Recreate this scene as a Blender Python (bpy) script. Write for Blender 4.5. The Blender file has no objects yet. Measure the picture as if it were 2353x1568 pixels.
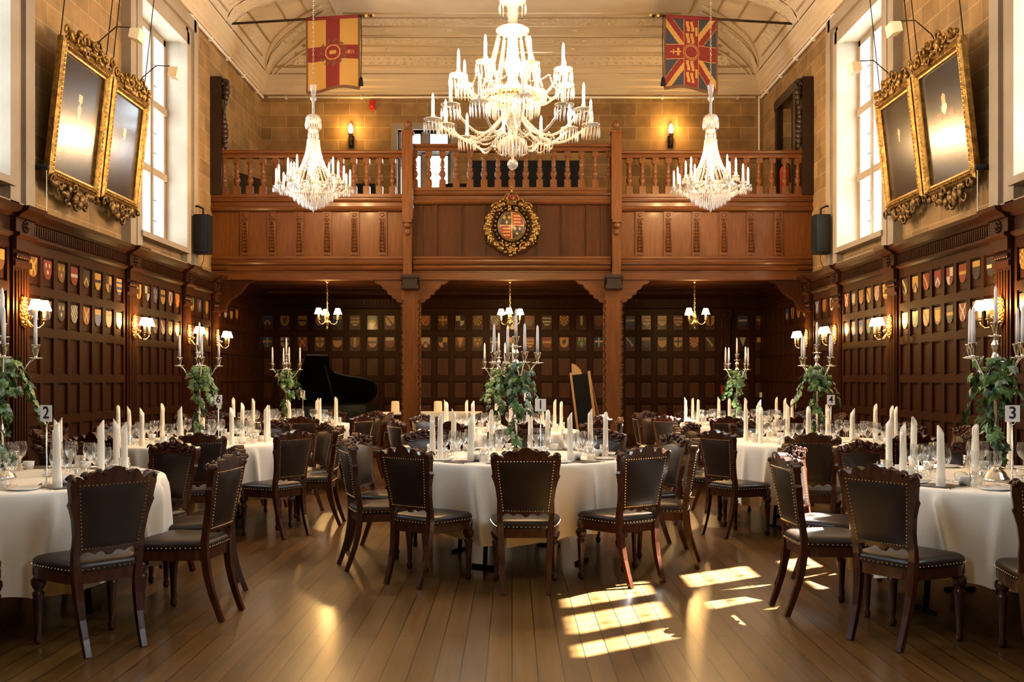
import bpy, math, random
from mathutils import Vector, Matrix
SC = bpy.context.scene; COL = SC.collection
RN = random.Random(11)
PI = math.pi
F, VX, VY, CH = 2288.0, 1176.5, 872.0, 1.34      # focal length in pixels, vanishing point, eye height
def at(px, py, Y): return Vector(((px-VX)/F*Y, Y, CH+(VY-py)/F*Y))
def sx(px, Y): return (px-VX)/F*Y
def sz(py, Y): return CH+(VY-py)/F*Y
WX, YB, YG, YF = 5.0, 19.88, 16.6, -5.0            # half width, back wall, gallery front, wall behind the camera

# ------------------------------------------------------------------ materials
def nodes(name):
    m = bpy.data.materials.new(name); m.use_nodes = True
    nt = m.node_tree; b = nt.nodes['Principled BSDF']
    return m, nt, b
def mk(name, col, rough=.5, metal=0., coat=0., col2=None, nscale=6., stretch=(1,1,1), bump=0., bscale=40., spec=.5, alpha=1., emis=None, estr=0., dist=.01, detail=4., sheen=0.):
    m, nt, b = nodes(name)
    b.inputs['Base Color'].default_value = (*col, 1); b.inputs['Roughness'].default_value = rough
    b.inputs['Metallic'].default_value = metal; b.inputs['Coat Weight'].default_value = coat
    b.inputs['Coat Roughness'].default_value = .12
    b.inputs['Specular IOR Level'].default_value = spec; b.inputs['Alpha'].default_value = alpha
    if sheen: b.inputs['Sheen Weight'].default_value = sheen
    if emis:
        b.inputs['Emission Color'].default_value = (*emis, 1); b.inputs['Emission Strength'].default_value = estr
        m.cycles.emission_sampling = 'NONE'
    if col2 or bump:
        tc = nt.nodes.new('ShaderNodeTexCoord'); mp = nt.nodes.new('ShaderNodeMapping')
        mp.inputs['Scale'].default_value = stretch
        nt.links.new(tc.outputs['Object'], mp.inputs['Vector'])
    if col2:
        n = nt.nodes.new('ShaderNodeTexNoise'); n.inputs['Scale'].default_value = nscale; n.inputs['Detail'].default_value = detail
        nt.links.new(mp.outputs[0], n.inputs['Vector'])
        r = nt.nodes.new('ShaderNodeValToRGB'); r.color_ramp.elements[0].position = .3; r.color_ramp.elements[1].position = .7
        r.color_ramp.elements[0].color = (*col, 1); r.color_ramp.elements[1].color = (*col2, 1)
        nt.links.new(n.outputs['Fac'], r.inputs['Fac']); nt.links.new(r.outputs[0], b.inputs['Base Color'])
    if bump:
        n2 = nt.nodes.new('ShaderNodeTexNoise'); n2.inputs['Scale'].default_value = bscale
        nt.links.new(mp.outputs[0], n2.inputs['Vector'])
        bp = nt.nodes.new('ShaderNodeBump'); bp.inputs['Strength'].default_value = bump; bp.inputs['Distance'].default_value = dist
        nt.links.new(n2.outputs['Fac'], bp.inputs['Height']); nt.links.new(bp.outputs[0], b.inputs['Normal'])
    return m
def brick(name, expr, c1, c2, mortar, bw, rh, msize, rough, bumpd=.004, coat=0., grain=None, spec=.5, var=.35):
    """blocks or boards: expr picks which object axes run along and across the courses"""
    m, nt, b = nodes(name); L = nt.links
    tc = nt.nodes.new('ShaderNodeTexCoord'); s = nt.nodes.new('ShaderNodeSeparateXYZ'); c = nt.nodes.new('ShaderNodeCombineXYZ')
    L.new(tc.outputs['Object'], s.inputs[0])
    if expr == 'wall':
        a = nt.nodes.new('ShaderNodeMath'); L.new(s.outputs[0], a.inputs[0]); L.new(s.outputs[1], a.inputs[1])
        L.new(a.outputs[0], c.inputs[0]); L.new(s.outputs[2], c.inputs[1])
    else:
        L.new(s.outputs[1], c.inputs[0]); L.new(s.outputs[0], c.inputs[1])
    t = nt.nodes.new('ShaderNodeTexBrick')
    t.inputs['Color1'].default_value = (*c1, 1); t.inputs['Color2'].default_value = (*c2, 1); t.inputs['Mortar'].default_value = (*mortar, 1)
    t.inputs['Scale'].default_value = 1; t.inputs['Brick Width'].default_value = bw; t.inputs['Row Height'].default_value = rh
    t.inputs['Mortar Size'].default_value = msize; t.inputs['Mortar Smooth'].default_value = .3; t.inputs['Bias'].default_value = 0.
    t.offset_frequency = 2; t.offset = .43
    L.new(c.outputs[0], t.inputs['Vector'])
    n = nt.nodes.new('ShaderNodeTexNoise'); n.inputs['Scale'].default_value = 3. if not grain else 1.; n.inputs['Detail'].default_value = 5
    mp = nt.nodes.new('ShaderNodeMapping'); mp.inputs['Scale'].default_value = grain or (1, 1, 1)
    L.new(tc.outputs['Object'], mp.inputs[0]); L.new(mp.outputs[0], n.inputs['Vector'])
    mx = nt.nodes.new('ShaderNodeMix'); mx.data_type = 'RGBA'; mx.blend_type = 'MULTIPLY'; mx.inputs['Factor'].default_value = 1
    rp = nt.nodes.new('ShaderNodeValToRGB'); rp.color_ramp.elements[0].position = .3; rp.color_ramp.elements[1].position = .7
    rp.color_ramp.elements[0].color = (1-var,)*3+(1,); rp.color_ramp.elements[1].color = (1.1, 1.08, 1.05, 1)
    L.new(n.outputs['Fac'], rp.inputs[0]); L.new(t.outputs['Color'], mx.inputs['A']); L.new(rp.outputs[0], mx.inputs['B'])
    L.new(mx.outputs['Result'], b.inputs['Base Color'])
    b.inputs['Roughness'].default_value = rough; b.inputs['Coat Weight'].default_value = coat; b.inputs['Coat Roughness'].default_value = .17
    b.inputs['Specular IOR Level'].default_value = spec
    bp = nt.nodes.new('ShaderNodeBump'); bp.inputs['Strength'].default_value = .5; bp.inputs['Distance'].default_value = bumpd; bp.invert = True
    ad = nt.nodes.new('ShaderNodeMath'); ad.operation = 'MULTIPLY_ADD'; ad.inputs[1].default_value = .35
    L.new(n.outputs['Fac'], ad.inputs[0]); L.new(t.outputs['Fac'], ad.inputs[2])
    L.new(ad.outputs[0], bp.inputs['Height']); L.new(bp.outputs[0], b.inputs['Normal'])
    return m
def glassy(name, tint, fac_face, fac_edge, rough=.03):
    """thin clear glass: transparent, mirror-like towards its edges"""
    m = bpy.data.materials.new(name); m.use_nodes = True; nt = m.node_tree; nt.nodes.clear(); L = nt.links
    o = nt.nodes.new('ShaderNodeOutputMaterial'); mix = nt.nodes.new('ShaderNodeMixShader')
    tr = nt.nodes.new('ShaderNodeBsdfTransparent'); tr.inputs[0].default_value = (*tint, 1)
    gl = nt.nodes.new('ShaderNodeBsdfGlossy'); gl.inputs['Roughness'].default_value = rough; gl.inputs[0].default_value = (1, 1, 1, 1)
    lw = nt.nodes.new('ShaderNodeLayerWeight'); lw.inputs[0].default_value = .4
    mr = nt.nodes.new('ShaderNodeMapRange'); mr.inputs['To Min'].default_value = fac_face; mr.inputs['To Max'].default_value = fac_edge
    L.new(lw.outputs['Facing'], mr.inputs['Value']); L.new(mr.outputs[0], mix.inputs[0])
    L.new(tr.outputs[0], mix.inputs[1]); L.new(gl.outputs[0], mix.inputs[2]); L.new(mix.outputs[0], o.inputs[0])
    return m
M = {}
M['stone'] = brick('stone_blocks', 'wall', (0.322, 0.1925, 0.0686), (0.217, 0.1225, 0.0392), (0.392, 0.266, 0.126), .52, .245, .007, .85)
M['ashlar'] = mk('pale_ashlar', (0.2867, 0.2368, 0.1745), .8, col2=(0.2244, 0.1745, 0.1184), nscale=2.2, bump=.15, bscale=25)
M['floor'] = brick('floor_boards', 'floor', (0.123, 0.06068, 0.01517), (0.0779, 0.03608, 0.00902), (0.00656, 0.0041, 0.00246), 2.6, .118, .0032, .33, .0016, coat=.42, grain=(26, 1.2, 1), var=.4, spec=.3)
M['plaster'] = mk('cream_plaster', (.60, .49, .335), .8, spec=.2, col2=(.53, .42, .28), nscale=1.5, bump=.1, bscale=30)
M['relief'] = mk('plaster_relief', (.60, .49, .335), .8, spec=.2, bump=1., bscale=11, dist=.05)
M['oak'] = mk('gallery_oak', (0.1254, 0.04256, 0.00798), .38, col2=(0.0798, 0.02508, 0.00494), nscale=5, stretch=(5, 5, .6), coat=.06, spec=.2, bump=.08, bscale=30)
M['oakh'] = mk('gallery_oak_rail', (0.1102, 0.03572, 0.00722), .34, col2=(0.0684, 0.02128, 0.00456), nscale=5, stretch=(.6, 5, 5), coat=.12, spec=.25, bump=.06, bscale=30)
M['dark'] = mk('panelling_oak', (.033, .0098, .0026), .42, col2=(.020, .0056, .0018), nscale=5, stretch=(5, 5, .6), spec=.13, bump=.08, bscale=30)
M['dark2'] = mk('lit_panel_field_oak', (0.075, 0.024, 0.0066), .36, col2=(0.04125, 0.01275, 0.00375), nscale=4, stretch=(5, 5, .6), coat=.1, spec=.3, bump=.08, bscale=30)  # back-wall panel fields, lighter oak to paint in bounced daylight
M['oakc'] = mk('centre_and_slot_shade_oak', (.062, .0195, .0046), .42, col2=(.038, .0115, .003), nscale=5, stretch=(5, 5, .6), spec=.12, bump=.08, bscale=30)  # darker oak: gallery centre panel, and shade painted into the carved strips' slots
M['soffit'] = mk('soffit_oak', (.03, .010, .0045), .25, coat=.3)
M['black_oak'] = mk('black_oak', (.016, .007, .004), .4, coat=.1, spec=.3)
M['mahog'] = mk('chair_mahogany', (.056, .0150, .0055), .27, col2=(.028, .0075, .003), nscale=9, stretch=(4, 4, 1), coat=.3, spec=.3)
M['leather'] = mk('chair_leather', (0.0204, 0.009775, 0.005525), .36, col2=(0.0119, 0.00595, 0.0034), nscale=14, spec=.3, bump=.12, bscale=160, dist=.002)
M['stud'] = mk('brass_stud', (.75, .60, .36), .25, metal=1)
M['cloth'] = mk('white_linen', (.83, .76, .65), .85, bump=.12, bscale=90, dist=.002)
M['napkin'] = mk('napkin_linen', (.90, .80, .65), .8, bump=.1, bscale=60, dist=.002)
M['china'] = mk('white_china', (.82, .81, .78), .15, coat=.4)
M['black'] = mk('matt_black', (.006, .006, .006), .7, spec=.15)
M['lacquer'] = mk('piano_lacquer', (.004, .004, .004), .22)
M['steel'] = mk('polished_steel', (.72, .72, .72), .18, metal=1)
M['silver'] = mk('candelabrum_silver', (.78, .72, .62), .2, metal=1)
M['brass'] = mk('polished_brass', (.80, .56, .22), .22, metal=1)
M['gilt'] = mk('gilded_carving', (0.3315, 0.1913, 0.04781), .38, metal=.9, col2=(0.1084, 0.05419, 0.01275), nscale=18, bump=.5, bscale=55, dist=.006)
M['giltd'] = mk('dark_gilding', (0.21, 0.126, 0.042), .4, metal=.8, col2=(0.07, 0.0385, 0.014), nscale=22, bump=.5, bscale=60, dist=.008)
M['wax'] = mk('candle_wax', (.95, .87, .82), .5)
M['tube'] = mk('candle_sleeve', (.85, .72, .48), .5)
M['shade'] = mk('lit_lampshade', (.85, .7, .45), .7, emis=(1, .74, .36), estr=3.2)
M['bulb'] = mk('lit_bulb', (1, .9, .7), .4, emis=(1, .83, .55), estr=28)
M['flame'] = mk('lit_globe', (1, .8, .5), .4, emis=(1, .70, .25), estr=9)
M['crystal'] = mk('cut_crystal', (.34, .33, .31), .12, coat=.5, alpha=.6, spec=.8)
M['crystal2'] = mk('crystal_stem', (.36, .36, .35), .08, coat=.6, alpha=.45, spec=.9)
M['glass'] = glassy('table_glass', (.94, .96, .96), .07, .80, .05)
M['pane'] = glassy('window_pane', (.93, .98, 1.0), .02, .25)
M['lead'] = mk('window_lead', (.03, .035, .035), .5)
M['ivy1'] = mk('ivy_green', (0.06, 0.132, 0.028), .4, col2=(0.112, 0.208, 0.048), nscale=9)
M['ivy2'] = mk('ivy_dark', (0.0165, 0.0465, 0.0165), .38, col2=(0.0375, 0.075, 0.0225), nscale=9)
M['ivy3'] = mk('ivy_variegated', (.30, .38, .30), .4, col2=(.10, .18, .07), nscale=20)
M['stem'] = mk('ivy_stem', (.09, .07, .03), .7)
M['red'] = mk('alarm_red', (.45, .015, .012), .35)
M['white'] = mk('white_paint', (.80, .78, .74), .45)
M['card'] = mk('white_card', (.86, .85, .83), .6)
M['ink'] = mk('black_ink', (.01, .01, .012), .6)
M['canvas'] = mk('dark_varnished_canvas', (0.0098, 0.0063, 0.0042), .26, col2=(0.0182, 0.0112, 0.0063), nscale=3, coat=.2, bump=.1, bscale=50, dist=.003)
for n, c in dict(flesh=(.75, .42, .20), ruff=(.62, .55, .44), robe=(.016, .011, .009), crim=(.16, .02, .014), grey=(.34, .28, .2), umber=(.05, .03, .016)).items():
    M['p_'+n] = mk('paint_'+n, c, .26, coat=.2, bump=.1, bscale=50, dist=.003)
for n, c in dict(gold=(.40, .215, .040), red=(.18, .017, .011), white=(.42, .36, .26), black=(.015, .014, .014), blue=(.03, .05, .16), green=(.04, .11, .04), tan=(.12, .055, .016)).items():
    M['h_'+n] = mk('heraldic_'+n, c, .35, coat=.2)
for n, c in dict(gold=(.38, .215, .05), red=(.15, .012, .010), navy=(.03, .032, .042), dark=(.11, .05, .02)).items():
    M['f_'+n] = mk('flag_'+n, c, .9, bump=.2, bscale=120, dist=.002)
M['wood_pale'] = mk('pale_beech', (.50, .30, .12), .5, col2=(.40, .22, .08), nscale=6, stretch=(6, 6, 1))
M['stain1'] = mk('stained_glass_yellow', (.8, .6, .1), .3, alpha=.6)
M['stain2'] = mk('stained_glass_violet', (.35, .25, .5), .3, alpha=.6)

# ------------------------------------------------------------------ mesh building
class MB:
    def __init__(s): s.v = []; s.f = []; s.mi = []; s.sm = []
    def add(s, vs, fs, mi=0, sm=False, T=None):
        o = len(s.v)
        if T is not None: vs = [T @ Vector(v) for v in vs]
        s.v += [tuple(v) for v in vs]
        for f in fs: s.f.append(tuple(i+o for i in f))
        s.mi += [mi]*len(fs); s.sm += [sm]*len(fs)
    def box(s, x0, x1, y0, y1, z0, z1, mi=0, T=None):
        s.add([(x0,y0,z0),(x1,y0,z0),(x1,y1,z0),(x0,y1,z0),(x0,y0,z1),(x1,y0,z1),(x1,y1,z1),(x0,y1,z1)],
              [(0,3,2,1),(4,5,6,7),(0,1,5,4),(1,2,6,5),(2,3,7,6),(3,0,4,7)], mi, False, T)
    def lathe(s, prof, n=16, c=(0,0,0), mi=0, T=None, sm=True, caps=True, a0=0.):
        vs = []; fs = []
        for r, z in prof:
            for k in range(n):
                a = a0+2*PI*k/n; vs.append((c[0]+r*math.cos(a), c[1]+r*math.sin(a), c[2]+z))
        for i in range(len(prof)-1):
            for k in range(n):
                k2 = (k+1) % n; fs.append((i*n+k, i*n+k2, (i+1)*n+k2, (i+1)*n+k))
        if caps:
            if prof[0][0] > 1e-4: fs.append(tuple(range(n))[::-1])
            if prof[-1][0] > 1e-4: fs.append(tuple((len(prof)-1)*n+k for k in range(n)))
        s.add(vs, fs, mi, sm, T)
    def tube(s, pts, r, n=8, mi=0, T=None, sm=True, flat=1.):
        pts = [Vector(p) for p in pts]; vs = []; fs = []; up = Vector((0, 0, 1)); N = len(pts)
        rs = r if isinstance(r, (list, tuple)) else [r]*N
        d0 = (pts[1]-pts[0]).normalized()
        nx = d0.cross(up)
        if nx.length < .05: nx = d0.cross(Vector((0, 1, 0)))
        nx.normalize()
        for i, p in enumerate(pts):
            d = (pts[min(i+1, N-1)]-pts[max(i-1, 0)]).normalized()
            nx = (nx-d*nx.dot(d)).normalized(); ny = d.cross(nx)
            for k in range(n):
                a = 2*PI*k/n+(PI/4 if n == 4 else 0)
                vs.append(p+nx*(math.cos(a)*rs[i])+ny*(math.sin(a)*rs[i]*flat))
        for i in range(N-1):
            for k in range(n):
                k2 = (k+1) % n; fs.append((i*n+k, i*n+k2, (i+1)*n+k2, (i+1)*n+k))
        fs.append(tuple(range(n))[::-1]); fs.append(tuple((N-1)*n+k for k in range(n)))
        s.add(vs, fs, mi, sm and n > 4, T)
    def ball(s, c, r, n=8, m=5, mi=0, T=None):
        if not isinstance(r, (tuple, list)): r = (r, r, r)
        vs = [(c[0], c[1], c[2]-r[2])]; fs = []
        for i in range(1, m):
            t = -PI/2+PI*i/m
            for k in range(n):
                a = 2*PI*k/n; vs.append((c[0]+r[0]*math.cos(t)*math.cos(a), c[1]+r[1]*math.cos(t)*math.sin(a), c[2]+r[2]*math.sin(t)))
        vs.append((c[0], c[1], c[2]+r[2])); e = len(vs)-1
        for k in range(n): fs.append((0, 1+(k+1) % n, 1+k)); fs.append((e, e-n+k, e-n+(k+1) % n))
        for i in range(m-2):
            for k in range(n):
                k2 = (k+1) % n; fs.append((1+i*n+k, 1+i*n+k2, 1+(i+1)*n+k2, 1+(i+1)*n+k))
        s.add(vs, fs, mi, True, T)
    def octa(s, c, r, h=None, mi=0, h2=None):
        h = h or r; h2 = h2 or h; x, y, z = c
        s.add([(x+r,y,z),(x,y+r,z),(x-r,y,z),(x,y-r,z),(x,y,z+h),(x,y,z-h2)], [(0,1,4),(1,2,4),(2,3,4),(3,0,4),(1,0,5),(2,1,5),(3,2,5),(0,3,5)], mi)
    def prism(s, out, t0, t1, fn, mi=0):
        """outline extruded from t0 to t1; fn(a, b, t) gives the point"""
        n = len(out); vs = [fn(a, b, t0) for a, b in out]+[fn(a, b, t1) for a, b in out]
        fs = [tuple(range(n))[::-1], tuple(range(n, 2*n))]+[(i, (i+1) % n, n+(i+1) % n, n+i) for i in range(n)]
        s.add(vs, fs, mi)
    def grid(s, fn, nu, nv, mfn=None, sm=True, mi=0):
        vs = [fn(i/nu, j/nv) for j in range(nv+1) for i in range(nu+1)]; o = len(s.v)
        s.v += [tuple(v) for v in vs]
        for j in range(nv):
            for i in range(nu):
                a = o+j*(nu+1)+i; s.f.append((a, a+1, a+nu+2, a+nu+1))
                s.mi.append(mfn((i+.5)/nu, (j+.5)/nv) if mfn else mi); s.sm.append(sm)
    def loft(s, rings, mi=0, sm=True, closed=True, cap0=True, cap1=True, T=None):
        n = len(rings[0]); vs = [p for r in rings for p in r]; fs = []
        for i in range(len(rings)-1):
            for k in range(n if closed else n-1):
                k2 = (k+1) % n; fs.append((i*n+k, i*n+k2, (i+1)*n+k2, (i+1)*n+k))
        s.add(vs, fs, mi, sm, T)
        if cap0: s.add(rings[0], [tuple(range(n))[::-1]], mi, False, T)
        if cap1: s.add(rings[-1], [tuple(range(n))], mi, False, T)
    def mesh(s, name, *mats):
        me = bpy.data.meshes.new(name); me.from_pydata(s.v, [], s.f)
        for m in mats: me.materials.append(M[m] if isinstance(m, str) else m)
        me.polygons.foreach_set('material_index', s.mi); me.polygons.foreach_set('use_smooth', s.sm)
        me.update(); return me
def ob(name, data, parent=None, T=None):
    o = bpy.data.objects.new(name, data); COL.objects.link(o)
    if parent: o.parent = parent
    if T is not None: o.matrix_basis = T
    return o
def P(name, me, kids=(), label=None, T=None, kind=None): return (name, me, kids, label, T, kind)
def put(kit, parent):
    for n, me, kids, lab, T, kind in kit:
        o = ob(n, me, parent, T)
        if lab: o['label'] = lab
        if kind: o['kind'] = kind
        put(kids, o)
def tag(o, label, cat, group=None):
    o['label'] = label; o['category'] = cat
    if group: o['group'] = group
    return o
def TR(loc, rz=0., s=1.): return Matrix.Translation(loc) @ Matrix.Rotation(rz, 4, 'Z') @ Matrix.Diagonal((s, s, s, 1))
def spawn(name, kit, label, cat, loc, rz=0., group=None, T=None):
    if T is None: T = TR(loc, rz)
    if not isinstance(kit, (list, tuple)):
        return tag(ob(name, kit, None, T), label, cat, group)
    r = ob(name, None, None, T); r.empty_display_size = .1
    tag(r, label, cat, group); put(kit, r); return r
def struct(name, me, label=None, parent=None, T=None):
    o = ob(name, me, parent, T); o['kind'] = 'structure'
    if label: o['label'] = label
    return o
def Wp(side, d, s, z):
    if side == 'L': return (-WX+d, s, z)
    if side == 'R': return (WX-d, s, z)
    if side == 'F': return (s, YF+d, z)
    return (s, YB-d, z)
def wbox(mb, side, d0, d1, s0, s1, z0, z1, mi=0):
    a = Wp(side, d0, s0, z0); b = Wp(side, d1, s1, z1)
    mb.box(min(a[0], b[0]), max(a[0], b[0]), min(a[1], b[1]), max(a[1], b[1]), z0, z1, mi)
def wsweep(mb, side, prof, s0, s1, mi=0):
    n = len(prof); r0 = [Wp(side, d, s0, z) for d, z in prof]; r1 = [Wp(side, d, s1, z) for d, z in prof]
    mb.add(r0+r1, [(i, i+1, n+i+1, n+i) for i in range(n-1)]+[tuple(range(n)), tuple(range(n, 2*n))], mi)
def arc(c, r, a0, a1, n, fn): return [fn(c[0]+r*math.cos(a0+(a1-a0)*i/n), c[1]+r*math.sin(a0+(a1-a0)*i/n)) for i in range(n+1)]
# ------------------------------------------------------------------ the room shell
WINS = [14.12, 8.82, 3.52, -1.78]; HW = .95; ZS, ZT = 3.30, 6.46
mb = MB(); mb.box(-WX-.5, WX+.5, YF-.3, YB+.5, -.2, 0); struct('floor', mb.mesh('floor', 'floor'), 'polished brown board floor')
for side in 'LR':
    mb = MB(); ys = YF-.3
    for c in sorted(WINS):
        wbox(mb, side, -.5, 0, ys, c-HW, 0, 8.4); wbox(mb, side, -.5, 0, c-HW, c+HW, 0, ZS); wbox(mb, side, -.5, 0, c-HW, c+HW, ZT, 8.4); ys = c+HW
    if side == 'R':
        wbox(mb, side, -.5, 0, ys, 17.5, 0, 8.4); wbox(mb, side, -.5, 0, 17.5, 18.6, 0, 3.3); wbox(mb, side, -.5, 0, 17.5, 18.6, 6.4, 8.4); wbox(mb, side, -.5, -.3, 17.5, 18.6, 3.3, 6.4); ys = 18.6
    wbox(mb, side, -.5, 0, ys, YB+.5, 0, 8.4)
    struct('wall_left' if side == 'L' else 'wall_right', mb.mesh('wall', 'stone'), 'side wall of tan stone blocks')
BW = (-2.28, -1.22, 4.75, 6.32)
mb = MB(); wbox(mb, 'B', -.5, 0, -WX, BW[0], 0, 8.4); wbox(mb, 'B', -.5, 0, BW[1], WX, 0, 8.4); wbox(mb, 'B', -.5, 0, BW[0], BW[1], 0, BW[2]); wbox(mb, 'B', -.5, 0, BW[0], BW[1], BW[3], 8.4)
struct('wall_back', mb.mesh('wall', 'stone'), 'back wall of tan stone blocks')
mb = MB(); wbox(mb, 'F', -.3, 0, -WX, WX, 0, 8.4); struct('wall_front', mb.mesh('wall', 'stone'), 'end wall behind the camera')

# coved plaster ceiling: cornice, cove, flat
CORN = [(0, 7.02), (.04, 7.02), (.05, 7.07), (.08, 7.09), (.08, 7.14), (.12, 7.17), (.125, 7.26), (.165, 7.29), (.17, 7.38), (.15, 7.40)]
def cove(t): a = math.radians(t); return (.17+1.43*(1-math.cos(a)), 7.40+.6*math.sin(a))
COVE = [cove(t) for t in range(0, 91, 6)]
def ringp(d, z): return [(-WX+d, YF+d, z), (WX-d, YF+d, z), (WX-d, YB-d, z), (-WX+d, YB-d, z)]
mb = MB(); mb.loft([ringp(*p) for p in CORN], sm=False, cap0=False, cap1=False)
struct('trim_1', mb.mesh('cornice', 'plaster'), 'stepped cream plaster cornice')
mb = MB(); prof = COVE+[(1.7, 8.), (4.9, 8.0)]
for i in range(len(prof)-1):
    a, b = ringp(*prof[i]), ringp(*prof[i+1])
    for k in range(4):
        mb.add([a[k], a[(k+1) % 4], b[(k+1) % 4], b[k]], [(0, 1, 2, 3)], 0, False)
mb.box(-WX-.3, WX+.3, YF-.3, YB+.3, 8.3, 8.42)
def ribtube(pts, r, mi=0): mb.tube(pts, r, 6, mi)
rt = [12, 32, 44, 58, 73]
for t in rt:
    d, z = cove(t); e = .12+.25*(t > 20)
    ribtube([(-WX+d+e, YB-d-.005, z), (WX-d-e, YB-d-.005, z)], .03)
for d in (1.78, 2.5, 3.4): ribtube([(-WX+d+.15, YB-d, 8.), (WX-d-.15, YB-d, 8.)], .025)
for sgn in (-1, 1):
    for t in (14, 34, 60, 78):
        d, z = cove(t); ribtube([(sgn*(WX-d), YF+2, z), (sgn*(WX-d), YB-d-.6, z)], .022)
    ribtube([(sgn*(WX-1.8), YF+2, 8.), (sgn*(WX-1.8), YB-1.8, 8.)], .03)
    # groin rib and the two arcs beside it
    for off in (0, .28, .56):
        for ax in (0, 1):
            if off == 0 and ax: continue
            ribtube([(sgn*(WX-d-(off if ax else 0)*min(1, .3+t/60)), YB-d-(0 if ax else off)*min(1, .3+t/60), z-.01) for t in range(0, 91, 6) for d, z in [cove(t)]], .026)
    for y in (17.0, 14.6, 12.2, 9.8, 7.4, 5.0, 2.6):      # transverse arches on the side coves
        for q in (-.22, .22):
            ribtube([(sgn*(WX-d), y+q, z-.005) for t in range(0, 91, 6) for d, z in [cove(t)]], .024)
def strip(t0, t1, fn, n=14):
    r = []
    for i in range(5):
        d, z = cove(t0+(t1-t0)*i/4); r.append(fn(d+.008, z-.016))
    for a, b in zip(r[:-1], r[1:]):
        mb.add([a[0], a[1], b[1], b[0]], [(0, 1, 2, 3)], 1, False)
for t0, t1 in ((14, 30), (46, 56), (75, 88)):
    strip(t0, t1, lambda d, z: ((-WX+d+.45, YB-d, z), (WX-d-.45, YB-d, z)))
for sgn in (-1, 1):
    strip(16, 32, lambda d, z: ((sgn*(WX-d), 2, z), (sgn*(WX-d), YB-d-.75, z)))
    strip(5, 85, lambda d, z: ((sgn*(WX-d-.03), YB-d-.06, z), (sgn*(WX-d-.03), YB-d-.28, z)))
    for y in (17.0, 14.6, 12.2): strip(3, 88, lambda d, z: ((sgn*(WX-d), y-.19, z), (sgn*(WX-d), y+.19, z)))
for X in (-2.4, -1.2, 0, 1.2, 2.4):
    for t in (38, 51, 66):
        d, z = cove(t); mb.ball((X+.2*(t == 51), YB-d-.01, z), (.07, .03, .03), 8, 4, 0)
R3 = random.Random(9)
def lump(c, r): mb.ball(c, (r, r*.8, r*.7), 6, 4, 0)
for t, st, r in ((18, .16, .035), (25, .16, .03), (50, .2, .03), (78, .2, .035), (85, .22, .03)):
    d, z = cove(t); X = -4.2
    while X < 4.2: lump((X+R3.uniform(-.03, .03), YB-d-.01, z-.012), r*R3.uniform(.7, 1.2)); X += st
for sgn in (-1, 1):
    for t in range(8, 84, 5):
        d, z = cove(t)
        for q in (.11, .2): lump((sgn*(WX-d-.03), YB-d-q, z-.02), .035*R3.uniform(.7, 1.2))
        for y in (17.0, 14.6, 12.2): lump((sgn*(WX-d-.01), y-.08, z-.012), .035); lump((sgn*(WX-d-.01), y+.08, z-.012), .03)
    y = 8.
    while y < 18.6: d, z = cove(24); lump((sgn*(WX-d-.01), y, z), .035); y += .17
struct('ceiling', mb.mesh('ceiling', 'plaster', 'relief'), 'coved cream plaster ceiling with moulded bands')

# ------------------------------------------------------------------ windows of the side walls
def window_meshes(side):
    fr = MB()                                            # moulded stone surround, c = 0
    for d0, d1, w0, w1 in ((-.02, .07, .10, .40), (0, .10, .06, .14), (0, .12, .33, .42)):
        wbox(fr, side, d0, d1, -HW-w1, -HW-w0+.1, ZS-.22, ZT+w1, 0); wbox(fr, side, d0, d1, HW+w0-.1, HW+w1, ZS-.22, ZT+w1, 0)
        wbox(fr, side, d0, d1, -HW-w0, HW+w0, ZT+w0-.1, ZT+w1, 0)
    wbox(fr, side, 0, .10, -HW-.42, HW+.42, 3.05, ZS-.2); wbox(fr, side, -.30, .13, -HW-.02, HW+.02, ZS-.06, ZS+.015)
    wbox(fr, side, -.46, -.002, -HW, -HW+.012, ZS, ZT); wbox(fr, side, -.46, -.002, HW-.012, HW, ZS, ZT); wbox(fr, side, -.46, -.002, -HW, HW, ZT-.012, ZT)
    mu = MB()
    cols = [-HW+.07, -.305, .305, HW-.07]; rows = [ZS+.05, 4.37, 5.36, ZT-.07]
    for s in (-.305, .305):
        wbox(mu, side, -.42, -.22, s-.05, s+.05, ZS, ZT); wbox(mu, side, -.36, -.20, s-.025, s+.025, ZS, ZT)
    for z in rows[1:3]: wbox(mu, side, -.42, -.215, -HW, HW, z-.055, z+.055)
    for a, b in ((-HW, -HW+.09), (HW-.09, HW)): wbox(mu, side, -.42, -.24, a, b, ZS, ZT)
    wbox(mu, side, -.42, -.24, -HW, HW, ZT-.10, ZT); wbox(mu, side, -.42, -.2, -HW, HW, ZS, ZS+.05)
    ld = MB(); pn = []
    for i in range(3):
        a, b = cols[i]+.05, cols[i+1]-.05
        for j in range(3):
            z0, z1 = rows[j]+.05, rows[j+1]-.05
            g = MB(); wbox(g, side, -.345, -.340, a-.04, b+.04, z0-.03, z1+.03); pn.append(g.mesh('pane', 'pane'))
            for k in (1, 2): wbox(ld, side, -.347, -.335, a, b, z0+(z1-z0)*k/3-.007, z0+(z1-z0)*k/3+.007)
            for k in (1, 2): wbox(ld, side, -.346, -.336, a+(b-a)*k/3-.003, a+(b-a)*k/3+.003, z0, z1)
            for k in (1, 2):                              # small leaded badge where the bars cross
                c = Wp(side, -.34, (a+b)/2-.05, z0+(z1-z0)*k/3); ld.ball(c, (.012, .035, .045), 6, 4)
    return fr.mesh('window_frame', 'ashlar'), mu.mesh('mullions', 'ashlar'), pn, ld.mesh('lead_bars', 'lead')
wn = 0
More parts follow.
